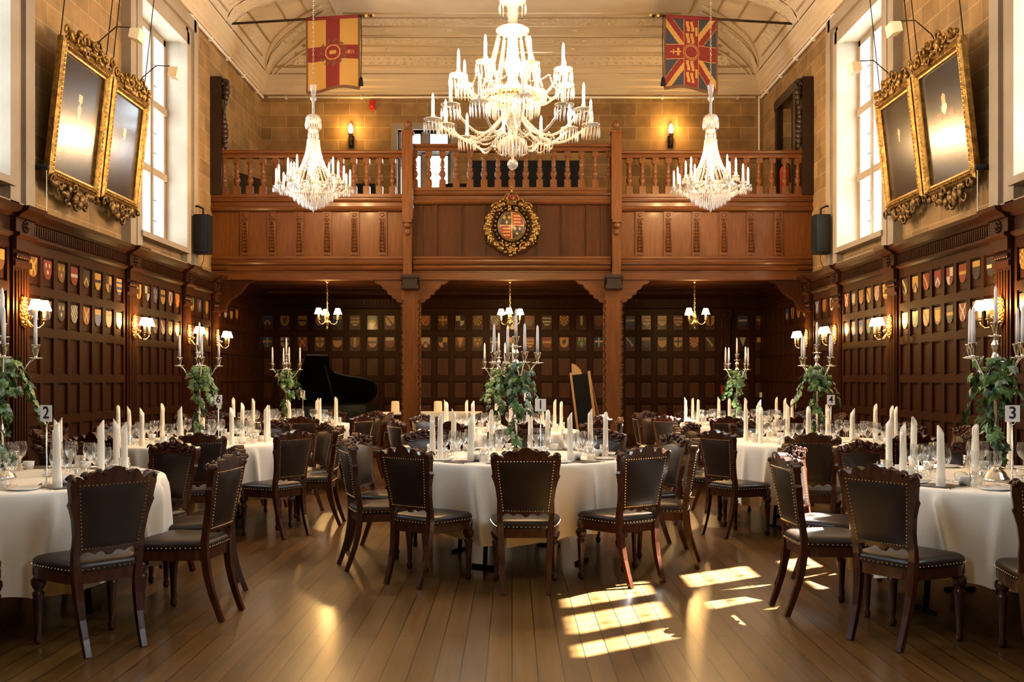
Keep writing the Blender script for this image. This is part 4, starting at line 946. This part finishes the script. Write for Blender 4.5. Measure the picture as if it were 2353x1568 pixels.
g = MB(); g.box(-.58, .58, -.38, .38, .752, .762); g.box(-.58, .58, -.385, -.38, .45, .762); g.box(-.58, -.575, -.38, .38, .45, .76); g.box(.575, .58, -.38, .38, .45, .76)
spawn('tablecloth', g.mesh('tablecloth', 'cloth'), 'white cloth over the side table behind the left pillar', 'tablecloth', (-1.12, 17.6, 0))
for x, l in ((-2.05, 'left of the pillar'), (-1.30, 'right of the pillar')):
    g = MB(); g.lathe([(.07, 0), (.075, .02), (.07, .17), (.062, .19), (.001, .195)], 16); simple('hurricane_lamp' if 0 else 'candle_jar', g, ['tube'], 'cream cylindrical jar on a side table, '+l, 'jar', T=Matrix.Translation((x, 17.5, .765)))
k = [P('tabletop', (lambda g: (g.lathe([(.32, .72), (.32, .76)], 24), g.mesh('tabletop', 'cloth'))[1])(MB())), P('pedestal', (lambda g: (g.lathe([(.22, 0), (.22, .03), (.04, .06), (.04, .72)], 14), g.mesh('pedestal', 'dark'))[1])(MB()))]
spawn('pedestal_table', k, 'small round pale-topped table left of the left pillar', 'table', (-2.08, 17.5, 0))
# ------------------------------------------------------------------ chairs
def chair_kit():
    yb = lambda z: -.190-(max(0, z-.46))*.17
    def cp(x, z, t): return (x, yb(z)+.10*(x*x)*2+t, z)            # slightly hollow back
    half = [(.150,.47),(.176,.50),(.179,.58),(.190,.66),(.203,.705),(.215,.735),(.209,.75),(.211,.772),(.216,.80),(.220,.83),(.2185,.85),(.215,.862),(.205,.872),(.19,.875),(.172,.868),(.157,.855),(.145,.851),(.136,.858),(.128,.876),(.115,.890),(.10,.895),(.085,.891),(.073,.880),(.066,.868),(.059,.868),(.052,.885),(.04,.902),(.022,.912),(.010,.9155)]
    low = [(.150,.472),(.135,.494),(.11,.499),(.09,.490),(.075,.483),(.055,.494),(.03,.493),(.012,.478)]
    i1 = [k for k, p in enumerate(half) if p[1] >= .83][0]
    K = []
    g = MB(); out = [(x, z) for x, z in half[:i1]]+[(-x, z) for x, z in reversed(half[:i1])]+[(-x, z) for x, z in low]+[(x, z) for x, z in reversed(low)]
    # frame as three convex-ish strips so the outline stays crisp
    n = 12
    def slab(g, cols, t0, t1):
        v = [];
        for x, zl, zh in cols: v += [cp(x, zl, t0), cp(x, zh, t0), cp(x, zl, t1), cp(x, zh, t1)]
        f = []
        for i in range(len(cols)-1):
            a, b = 4*i, 4*i+4; f += [(a, b, b+1, a+1), (a+2, a+3, b+3, b+2), (a+1, b+1, b+3, a+3), (a, a+2, b+2, b)]
        e = 4*(len(cols)-1); f += [(0, 1, 3, 2), (e, e+2, e+3, e+1)]; g.add(v, f)
    def hz(x, up):
        pts = half if up else None
        return 0
    # rows: width as a function of height
    rows = [(x, z) for x, z in half[1:i1+1]]
    v = []
    for x, z in rows:
        for t in (-.018, .018): v += [cp(-x, z, t), cp(-x*.5, z, t), cp(0, z, t), cp(x*.5, z, t), cp(x, z, t)]
    f = []
    for i in range(len(rows)-1):
        a, b = 10*i, 10*i+10
        for q in range(4): f += [(a+q, a+q+1, b+q+1, b+q), (a+5+q, b+5+q, b+6+q, a+6+q)]
        f += [(a, b, b+5, a+5), (a+4, a+9, b+9, b+4)]
    g.add(v, f)
    for a, b in zip(low[:-1], low[1:]):                              # scalloped apron
        for s in (-1, 1):
            q = [(a[0], a[1]), (b[0], b[1]), (b[0], .505), (a[0], .505)]; g.add([cp(s*x, z, t) for t in (-.014, .014) for x, z in q], [(0, 1, 2, 3), (4, 5, 6, 7), (0, 1, 5, 4)])
    g.add([cp(s*.012, z, t) for t in (-.014, .014) for s, z in ((-1, .474), (1, .474), (1, .52), (-1, .52))], [(0, 1, 2, 3), (4, 5, 6, 7), (0, 1, 5, 4)])
    K.append(P('back_frame', g.mesh('back_frame', 'mahog')))
    g = MB(); cr = half[i1:]                                          # crest rail, built as upright strips
    xs = sorted(set([round(x, 4) for x, z in cr]+[.0])); top = {}
    def topz(x):
        best = .83
        for (xa, za), (xb, zb) in zip(cr[:-1], cr[1:]):
            if min(xa, xb)-1e-6 <= x <= max(xa, xb)+1e-6 and abs(xa-xb) > 1e-6: best = max(best, za+(zb-za)*(x-xa)/(xb-xa))
        return best if x > .011 else .9158
    xs = [x for x in xs if x <= .2195]; cols = [(-x, .815, topz(x)) for x in reversed(xs) if x > 0]+[(x, .815, topz(x)) for x in xs]
    slab(g, cols, -.020, .024)
    R2 = random.Random(4)
    for s in (-1, 1):                                                 # carved scrolls and leaves on the front
        for cx, cz, r in ((.19, .855, .026), (.125, .868, .022), (.06, .882, .020), (.155, .842, .018), (.09, .852, .018)):
            c = cp(s*cx, cz, .026); g.ball(c, (r, .016, r*.8), 8, 5)
            g.tube([cp(s*(cx+r*1.1*(1-k/12)*math.cos(k*.6)), cz+r*1.1*(1-k/12)*math.sin(k*.6), .038) for k in range(10)], [.007-.0004*k for k in range(10)], 5)
        c = cp(s*.206, .858, -.022); g.ball(c, (.014, .008, .014), 7, 5)
    g.ball(cp(0, .892, .03), (.022, .02, .024), 8, 6); g.ball(cp(0, .865, .03), (.035, .014, .012), 8, 5)
    g.tube([cp(x/20*.19, .832+.018*math.cos(x/20*PI*1.5), .026) for x in range(-20, 21)], .008, 6)
    K.append(P('crest', g.mesh('crest', 'mahog'), label='carved scrolled crest rail'))
    def padw(z): return .140+(z-.515)/(.825-.515)*.034
    g = MB(); g.grid(lambda u, v: cp((u*2-1)*padw(.515+.31*v), .515+.31*v+.006*math.cos((u-.5)*PI)*(v > .9), .019+.032*(1-abs(2*u-1)**3)*(1-abs(2*v-1)**4)), 14, 14); K.append(P('back_cushion', g.mesh('back_cushion', 'leather')))
    g = MB(); g.grid(lambda u, v: cp((1-u*2)*padw(.515+.31*v), .515+.31*v+.006*math.cos((u-.5)*PI)*(v > .9), -.0185-.010*(1-abs(2*u-1)**4)*(1-abs(2*v-1)**6)), 12, 12); K.append(P('back_panel', g.mesh('back_panel', 'leather')))
    # seat
    def ring(sc, z, fx=0.):
        r = []
        for k in range(36):
            a = 2*PI*k/36; c, s = math.cos(a), math.sin(a); e = .32
            x = abs(c)**e*(1 if c > 0 else -1); y = abs(s)**e*(1 if s > 0 else -1); t = (y+1)/2
            r.append((x*(.180+.055*t)*sc, (.005+.205*y*sc-(0 if y < 0 else .012*x*x*1.2)), z))
        return r
    g = MB(); g.loft([ring(1, .398), ring(1.012, .405), ring(1.025, .420), ring(1.01, .436), ring(.95, .448), ring(.8, .455), ring(.45, .460), ring(.05, .462)], cap0=True); K.append(P('seat', g.mesh('seat', 'leather')))
    g = MB(); g.loft([ring(.985, .342), ring(.99, .40)], sm=False); K.append(P('seat_rail', g.mesh('seat_rail', 'mahog')))
    g = MB()
    for k in range(18):
        u = k/17; x = (u*2-1)*(padw(.825)); g.octa(cp(x, .827, -.021), .0048); x = (u*2-1)*padw(.515); g.octa(cp(x, .515, -.021), .0048)
        z = .515+.312*u
        for s in (-1, 1): g.octa(cp(s*padw(z)*1.01, z, -.021), .0048); g.octa(cp(s*padw(z)*1.01, z, .021), .004)
    r = ring(1.03, .412)
    for a, b in zip(r, r[1:]+r[:1]):
        a, b = Vector(a), Vector(b); m = max(1, int((b-a).length/.024))
        for q in range(m): g.octa(a.lerp(b, q/m), .0048)
    K.append(P('nail_trim', g.mesh('nail_trim', 'stud'), label='rows of brass upholstery nails', kind='stuff'))
    fl = MB(); fl.lathe([(.012,0),(.019,.012),(.021,.03),(.012,.05),(.015,.065),(.017,.08),(.020,.16),(.026,.24),(.030,.262),(.018,.272),(.026,.284),(.037,.308),(.036,.328),(.022,.344),(.028,.352),(.028,.395)], 12); FL = fl.mesh('leg', 'mahog')
    for s in (-1, 1): K.append(P('leg', FL, T=Matrix.Translation((s*.192, .165, 0))))
    for s in (-1, 1):
        g = MB(); pts = [(.142,-.275,0),(.143,-.245,.08),(.146,-.215,.17),(.150,-.195,.26),(.154,-.184,.35),(.160,-.183,.44),(.166,-.192,.50),(.170,-.207,.58)]
        g.tube([(s*x, y, z) for x, y, z in pts], [.020,.021,.023,.026,.028,.026,.022,.014], 4, sm=False); K.append(P('leg', g.mesh('leg', 'mahog')))
    return K
CHAIR = chair_kit()

# ------------------------------------------------------------------ table furniture
RT, ZTB = .86, .76
def cloth_mesh(seed):
    R2 = random.Random(seed); N = 360; rings = []
    fo = []; a = 0.
    while a < 2*PI-.2: fo.append((a, R2.uniform(.032, .062), R2.uniform(.045, .10), R2.uniform(-.12, .12), R2.uniform(.3, .8))); a += R2.uniform(.15, .42)
    ph = R2.uniform(0, 6)
    def fold(a, t):
        q = 0.
        for a0, w, A, sl, e in fo:
            d = (a-a0-sl*t+PI) % (2*PI)-PI; q += A*t**e*math.exp(-(d/w)**2)*(1 if d < 0 else math.exp(-abs(d)/w*.6))
        return q-.018*t
    def hem(a): return .25+.035*math.cos(4*a+ph)
    for r in (.02, .3, .6, .80): rings.append([(r*math.cos(2*PI*k/N), r*math.sin(2*PI*k/N), ZTB+.003) for k in range(N)])
    for r, z in ((.845, .0025), (.857, -.001), (.864, -.008), (.868, -.02)): rings.append([(r*math.cos(2*PI*k/N), r*math.sin(2*PI*k/N), ZTB+z) for k in range(N)])
    for i in range(1, 15):
        t = i/14; ring = []
        for k in range(N):
            a = 2*PI*k/N; h = hem(a); z = ZTB-.02-(ZTB-.02-h)*t; r = .868-.02*t+fold(a, t); ring.append((r*math.cos(a), r*math.sin(a), z))
        rings.append(ring)
    g = MB(); g.loft(rings, cap0=True, cap1=False); return g.mesh('tablecloth', 'cloth')
def table_kit():
    g = MB(); g.lathe([(RT-.02, .72), (RT, .725), (RT, .755), (RT-.01, .76)], 48); k = [P('tabletop', g.mesh('tabletop', 'dark'))]
    for a in range(4):
        t = a*PI/2+PI/4; c, s = math.cos(t), math.sin(t); g = MB()
        g.tube([(.35*c, .35*s, .72), (.42*c, .42*s, .45), (.50*c, .50*s, .25), (.52*c, .52*s, .0)], .017, 8); g.tube([(.52*c-.1*s, .52*s+.1*c, .01), (.52*c+.1*s, .52*s-.1*c, .01)], .014, 6); k.append(P('leg', g.mesh('leg', 'black')))
    return k
TABLE = table_kit()
def glass_mesh(h, rb, fr):
    g = MB(); g.lathe([(fr,0),(fr*.9,.003),(.006,.008),(.0035,.02),(.0035,h*.40),(.008,h*.43),(rb*.75,h*.54),(rb,h*.70),(rb*.98,h*.82),(rb*.84,h)], 14, caps=False)
    return g.mesh('wine_glass', 'glass')
WG, WS = glass_mesh(.185, .040, .034), glass_mesh(.155, .032, .030)
g = MB(); g.lathe([(.001,.004),(.028,.004),(.030,.0),(.034,.085),(.032,.085),(.028,.012),(.001,.012)], 14, caps=False); TUM = g.mesh('tumbler', 'glass')
def napkin_mesh(seed):
    R2 = random.Random(seed); g = MB(); N = 14; rings = []; H = .325+R2.uniform(-.012, .012); ax = R2.uniform(0, 6.28); bend = R2.uniform(-.008, .008)
    for t, r in ((0,.0255),(.10,.025),(.18,.0245),(.19,.0215),(.5,.0205),(.8,.019)):
        rings.append([(r*math.cos(2*PI*k/N)+bend*t, r*.9*math.sin(2*PI*k/N), t*H) for k in range(N)])
    rings.append([(.018*math.cos(2*PI*k/N)+bend, .0165*math.sin(2*PI*k/N), H*.89+.048*(.5+.5*math.cos(2*PI*k/N-ax))**1.4) for k in range(N)])
    rings.append([(.010*math.cos(2*PI*k/N)+bend, .009*math.sin(2*PI*k/N), H*.87) for k in range(N)])
    g.loft(rings, cap0=True, cap1=True)
    for k in range(18):                                               # edge of the rolled fold
        pass
    g.tube([(.0208*math.cos(ax+2+k*.12)+bend*.5, .0188*math.sin(ax+2+k*.12), .05+H*.75*k/16) for k in range(17)], .0022, 4)
    return g.mesh('rolled_napkin', 'napkin')
NAPS = [napkin_mesh(i) for i in range(4)]
g = MB(); g.lathe([(.001,.004),(.055,.004),(.085,.014),(.087,.012),(.056,.0),(.001,0)], 22, caps=False); PLATE = g.mesh('side_plate', 'china')
g = MB(); g.lathe([(.001,.006),(.025,.006),(.028,.0),(.036,.05),(.034,.052),(.027,.012),(.001,.012)], 16, caps=False); g.tube([(.033,0,.042),(.052,0,.040),(.053,0,.02),(.032,0,.014)], .0035, 5); CUPM = g.mesh('coffee_cup', 'china')
g = MB(); g.box(-.075, .075, -.105, .105, 0, .004); MENU = g.mesh('menu_card', 'h_black')
g = MB(); g.box(-.004,.004,-.10,.02,0,.003); g.box(-.011,.011,.02,.045,0,.003)
for i in range(4): g.box(-.011+i*.0063,-.0085+i*.0063,.045,.09,0,.003)
FORK = g.mesh('fork', 'steel')
g = MB(); g.box(-.005,.005,-.11,-.02,0,.005); g.prism([(-.006,-.02),(.007,-.02),(.009,.06),(.003,.10),(-.006,.09)], 0, .002, lambda a, b, t: (a, b, t)); KNIFE = g.mesh('knife', 'steel')
g = MB(); g.lathe([(.045,0),(.05,.004),(.05,.012),(.03,.016),(.012,.02)], 16); g.ball((0,0,.035),(.04,.04,.03),12,8); SALT = g.mesh('tea_light_bowl', 'glass')

def candelabrum_kit():
    k = []; g = MB(); g.lathe([(.075,0),(.078,.008),(.072,.016),(.07,.022),(.062,.03),(.055,.045),(.04,.062),(.02,.075),(.018,.085)], 22); k.append(P('base', g.mesh('base', 'silver')))
    g = MB(); g.lathe([(.018,.08),(.012,.10),(.011,.26),(.018,.27),(.02,.285),(.014,.30),(.011,.32),(.011,.50),(.018,.51),(.02,.53),(.015,.55),(.018,.57),(.012,.59),(.016,.64),(.026,.665),(.03,.69),(.02,.715),(.014,.73),(.024,.76),(.026,.775),(.012,.80),(.010,.815)], 14)
    k.append(P('stem', g.mesh('stem', 'silver')))
    cup = MB(); cup.lathe([(.006,0),(.042,.004),(.044,.009),(.012,.008),(.012,.02),(.02,.05),(.024,.075),(.03,.082),(.03,.085),(.012,.085)], 16); CU = cup.mesh('candle_cup', 'silver')
    k.append(P('candle_cup', CU, T=Matrix.Translation((0,0,.815))))
    for i in range(4):
        a = i*PI/2+.42; c, s = math.cos(a), math.sin(a)
        g = MB(); g.tube([((.02+.155*t)*c, (.02+.155*t)*s, .69-.10*math.sin(PI*min(1, t*1.25))*(1-.35*t)-.015*t+(.03*(t-.8)/.2 if t > .8 else 0)) for t in [q/12 for q in range(13)]], .0065, 6)
        g.tube([((.04+.022*math.cos(b))*c, (.04+.022*math.cos(b))*s, .655+.022*math.sin(b)) for b in [q*.5 for q in range(11)]], .005, 5)
        k.append(P('arm', g.mesh('arm', 'silver'))); k.append(P('candle_cup', CU, T=Matrix.Translation((.175*c, .175*s, .695))))
    return k, [(0,0,.898)]+[(.175*math.cos(i*PI/2+.42), .175*math.sin(i*PI/2+.42), .778) for i in range(4)]
CANDEL, TIPS = candelabrum_kit()
g = MB(); g.lathe([(.0115,0),(.0105,.10),(.0085,.19),(.005,.205),(.001,.207)], 10); g.tube([(0,0,.205),(.002,0,.216)], .0012, 4); TAPER = g.mesh('taper_candle', 'wax')
def ivy_mesh(seed, full=1.):
    R2 = random.Random(seed); g = MB()
    lf = [(0,0),(.32,-.12),(.50,.12),(.36,.34),(.42,.62),(.18,.62),(0,1.0),(-.18,.62),(-.42,.62),(-.36,.34),(-.50,.12),(-.32,-.12)]
    def leaf(p, out, size, mi):
        n = Vector(out).normalized(); dn = Vector((R2.uniform(-.5,.5), R2.uniform(-.5,.5), -.9+R2.uniform(-.3,.9))); dn = (dn-n*dn.dot(n)).normalized(); sd = n.cross(dn); p = Vector(p)
        vs = [p+n*.12*size+dn*.3*size]+[p+sd*a*size+dn*b*size-n*(.25*size*(abs(a)+max(0, b-.5)*.6)) for a, b in lf]
        g.add(vs, [(0, i, i % 12+1) for i in range(1, 13)], mi, False)
    pts = []
    for i in range(105):                                              # bushy collar under the arms
        a = R2.uniform(0, 6.28); r = R2.uniform(.03, .155)*math.sqrt(R2.uniform(.3, 1)); z = R2.uniform(.50, .70)-.35*max(0, r-.10); pts.append((r*math.cos(a), r*math.sin(a), z, a))
    for i in range(int(85*full)):                                    # trail winding down the stem
        t = i/(85*full); z = .54-.44*t; a = 5.2*t*2+R2.uniform(-.6, .6); r = (.022+.036*abs(math.sin(t*9+seed)))*R2.uniform(.5, 1.3); pts.append((r*math.cos(a), r*math.sin(a), z, a))
    for q in range(4):                                                # loose hanging ends
        a0 = R2.uniform(0, 6.28)
        for i in range(9): r = .12+.012*i; pts.append((r*math.cos(a0), r*math.sin(a0), .60-.03*i+R2.uniform(-.02, .02), a0))
    for x, y, z, a in pts:
        leaf((x, y, z), (math.cos(a)+R2.uniform(-.5,.5), math.sin(a)+R2.uniform(-.5,.5), R2.uniform(-.1,.9)), R2.uniform(.038, .072), R2.choice((0, 0, 0, 1, 2)))
    g.tube([((.022+.01*math.sin(k))*math.cos(k*.55), (.022+.01*math.sin(k))*math.sin(k*.55), .66-.56*k/40) for k in range(41)], .003, 5, 3)
    for q in range(5):
        a = q*1.3; g.tube([(.02*math.cos(a), .02*math.sin(a), .62), (.10*math.cos(a), .10*math.sin(a), .66), (.16*math.cos(a), .16*math.sin(a), .58)], .0025, 4, 3)
    return g.mesh('ivy_garland', 'ivy1', 'ivy2', 'ivy3', 'stem')
IVY = [ivy_mesh(i+1) for i in range(3)]
def number_kit(n):
    k = []; g = MB(); g.lathe([(.038,0),(.04,.004),(.03,.008),(.006,.012),(.0035,.02),(.0035,.33)], 14); g.tube([(.016*math.cos(a), -.002, .345+.016*math.sin(a)) for a in [q*PI/6 for q in range(13)]], .0022, 5)
    k.append(P('stand', g.mesh('stand', 'steel')))
    g = MB(); g.box(-.040, .040, -.004, -.002, .345, .435); kid = ()
    if n:
        cu = bpy.data.curves.new('numeral', 'FONT'); cu.body = n; cu.size = .092; cu.align_x = 'CENTER'; cu.align_y = 'CENTER'; cu.offset = .0005 if n == '1' else .0016; cu.extrude = .0003; cu.materials.append(M['ink'])
        to = bpy.data.objects.new('numeral', cu); COL.objects.link(to); bpy.context.view_layer.update(); me = bpy.data.meshes.new_from_object(to.evaluated_get(bpy.context.evaluated_depsgraph_get())); bpy.data.objects.remove(to); me.materials.clear(); me.materials.append(M['ink'])
        kid = (P('numeral', me, T=Matrix.Translation((0, -.0046, .391)) @ Matrix.Rotation(PI/2, 4, 'X'), label='black numeral %s' % n),)
    k.append(P('card', g.mesh('card', 'card'), kid, label='white card')); return k
SEAT = ['nearest seat', 'first seat right of the nearest', 'second seat right of the nearest', 'third seat right of the nearest', 'fourth seat right of the nearest', 'far seat', 'fourth seat left of the nearest', 'third seat left of the nearest', 'second seat left of the nearest', 'first seat left of the nearest']
def pol(cx, cy, deg, r):                     # 0 degrees points at the camera side, positive to the right
    a = math.radians(deg); return cx+r*math.sin(a), cy-r*math.cos(a)
def table_set(no, cx, cy, phi, num, T, numpos, naps=None, detail=True, skip=(), candle_off=(0, 0), candle_rot=0., ivy=0, nrot=0.):
    R2 = random.Random(100+no)
    spawn('round_table', TABLE, 'round banquet table beneath the white cloth, '+T, 'table', (cx, cy, 0), .3*no, 'round banquet tables')
    spawn('tablecloth', cloth_mesh(no), 'round white linen tablecloth hanging in folds, '+T, 'tablecloth', (cx, cy, 0), 0, 'white round tablecloths')
    zt = ZTB+.0035
    cd = (cx+candle_off[0], cy+candle_off[1])
    spawn('candelabrum', CANDEL, 'five-branched silver candelabrum on '+T, 'candelabrum', (*cd, zt), candle_rot, 'silver candelabra')
    for i, p in enumerate(TIPS):
        x, y, z = Matrix.Rotation(candle_rot, 3, 'Z') @ Vector(p)
        w = 'centre candle' if i == 0 else 'candle on the %s arm' % ['right', 'back', 'left', 'front'][i-1]
        spawn('taper_candle', TAPER, 'tall white taper, %s of the candelabrum, %s' % (w, T), 'candle', (cd[0]+x, cd[1]+y, zt+z), 0, 'white taper candles')
    spawn('ivy_garland', IVY[ivy % 3], 'green ivy garland wound round the candelabrum on '+T, 'ivy', (*cd, zt), 1.3*no, 'ivy garlands')
    if numpos: spawn('table_number', number_kit(num), ('table number stand, white card with black %s' % num) if num else 'table number stand with white card on '+T, 'table number', (*numpos, zt), nrot, 'table number stands')
    for k in range(10):
        deg = phi+36*k; seat = SEAT[k]
        x, y = pol(cx, cy, deg, 1.075+R2.uniform(-.015, .02))
        if k not in skip: spawn('dining_chair', CHAIR, 'carved dark leather dining chair, %s, %s' % (seat, T), 'chair', (x, y, 0), math.radians(deg+R2.uniform(-4, 4)), 'carved leather dining chairs')
        def item(nm, me, lab, cat, dd, r, rot=0., grp=None, zz=0.):
            x, y = pol(cx, cy, deg+dd, r); spawn(nm, me, '%s, %s, %s' % (lab, seat, T), cat, (x, y, zt+zz), math.radians(deg)+rot, grp)
        if naps is None: item('rolled_napkin', NAPS[(k+no) % 4], 'tall rolled white napkin', 'napkin', R2.uniform(-11, -3), .67, 0, 'rolled white napkins')
        item('wine_glass', WG, 'large wine glass', 'glass', 8+R2.uniform(-1, 1), .50, 0, 'wine glasses'); item('wine_glass', WS, 'small wine glass', 'glass', 13+R2.uniform(-1, 1), .56, 0, 'wine glasses')
        item('wine_glass', WG, 'second large wine glass', 'glass', 17, .47, 0, 'wine glasses'); item('tumbler', TUM, 'water tumbler', 'glass', 12, .66+R2.uniform(-.02, .02), 0, 'tumblers')
        if detail:
            item('side_plate', PLATE, 'white side plate', 'plate', -15, .72, 0, 'side plates'); item('menu_card', MENU, 'black place mat', 'place mat', 0, .72, 0, 'black place mats')
            item('fork', FORK, 'steel fork', 'fork', -7.6, .73, 0, 'forks'); item('knife', KNIFE, 'steel knife', 'knife', 8, .73, 0, 'knives')
        item('coffee_cup', CUPM, 'white coffee cup', 'cup', 5, .60, 1., 'coffee cups')
    for i, (dx, dy) in enumerate(((.22, .14), (-.24, -.10), (.05, -.27))):
        spawn('tea_light_bowl', SALT, 'small glass tea-light bowl %s the candelabrum, %s' % (('right of', 'left of', 'in front of')[i], T), 'bowl', (cd[0]+dx, cd[1]+dy, zt), 0, 'glass tea-light bowls')
    if naps:
        for i, (dx, dy) in enumerate(naps):
            spawn('rolled_napkin', NAPS[(i+no) % 4], 'tall rolled white napkin, %s counted from the left, %s' % (ORD[sorted(range(len(naps)), key=lambda q: (cx+naps[q][0])/(cy+naps[q][1])).index(i)], T), 'napkin', (cx+dx, cy+dy, zt), .7*i, 'rolled white napkins')
def dskip(cx, cy): return ()
table_set(1, .05, 7.53, 2, '1', 'table 1', (sx(1242, 7.2), 7.2), [(-.34,-.56),(.36,-.55),(.66,.02),(-.56,-.46),(-.62,-.36),(-.52,.42),(-.22,.60),(.10,.62),(.24,.60),(.58,.42)], candle_off=(-.02, -.05), ivy=0, candle_rot=-.05)
table_set(2, -2.93, 5.80, 11, '2', 'table 2', (sx(107, 5.45), 5.45), [(.52,-.52),(.12,.35),(.57,-.08),(.68,-.02),(-.1,-.7),(.0,.64),(-.4,.55),(-.66,.1),(-.5,-.5),(.42,.52)], candle_off=(-.03, -.02), ivy=1, candle_rot=.1, nrot=-.35)
table_set(3, 2.90, 5.80, -17, '3', 'table 3', (sx(2326, 5.42), 5.42), [(-.60,-.46),(-.57,.35),(-.70,-.20),(-.41,.38),(-.10,.22),(-.16,-.62),(.3,.6),(.6,.2),(.62,-.25),(.35,-.6)], candle_off=(-.16, -.16), ivy=2, nrot=.0)
table_set(4, 2.85, 9.22, -20, '4', 'table 4', (sx(1909, 9.0), 9.0), candle_off=(-.02, .02), ivy=0, detail=False, nrot=.3)
table_set(6, -2.93, 9.22, 18, '6', 'table 6', (sx(502, 9.05), 9.05), candle_off=(.02, .05), ivy=1, detail=False, nrot=-.3)
table_set(5, -.10, 11.30, 12, '5', 'table 5', (sx(1211, 10.75), 10.75), candle_off=(-.05, .05), ivy=2, detail=False, nrot=.5)
table_set(7, -2.90, 12.75, 20, '7', 'table 7', (sx(696, 12.6), 12.6), candle_off=(.01, .0), ivy=2, detail=False, nrot=-.6)
table_set(8, 2.90, 12.75, -18, '', 'far right table', None, candle_off=(-.02, .0), ivy=1, detail=False)
# ------------------------------------------------------------------ daylight, sun, camera
w = bpy.data.worlds.new('sky'); SC.world = w; w.use_nodes = True; nt = w.node_tree
bg = nt.nodes['Background']; bg.inputs[0].default_value = (.88, .93, 1., 1); bg.inputs[1].default_value = 17.
S = bpy.data.lights.new('sun', 'SUN'); S.energy = 200; S.angle = .009; S.color = (1, .93, .82); so = ob('sun', S); so.location = (12, 14, 16)
el = math.radians(45.9); dx, dy = -.827, -.562; n = math.hypot(dx, dy)
so.rotation_euler = Vector((dx/n*math.cos(el), dy/n*math.cos(el), -math.sin(el))).to_track_quat('-Z', 'Y').to_euler()
cam = bpy.data.cameras.new('camera'); cam.sensor_width = 36; cam.sensor_fit = 'HORIZONTAL'; cam.lens = F*36/2353; cam.shift_y = 88/2353; cam.clip_end = 100; cam.clip_start = .05
co = ob('camera', cam); co.location = (0, 0, CH); co.rotation_euler = (PI/2, 0, 0); SC.camera = co
SC.view_settings.view_transform = 'Standard'; SC.view_settings.look = 'None'; SC.view_settings.exposure = 1.0; SC.view_settings.gamma = 1.
SC.cycles.adaptive_threshold = .015; SC.cycles.max_bounces = 7; SC.cycles.diffuse_bounces = 4; SC.cycles.glossy_bounces = 3; SC.cycles.transmission_bounces = 4; SC.cycles.transparent_max_bounces = 20
SC.cycles.sample_clamp_indirect = 6.; SC.cycles.caustics_reflective = False; SC.cycles.caustics_refractive = False
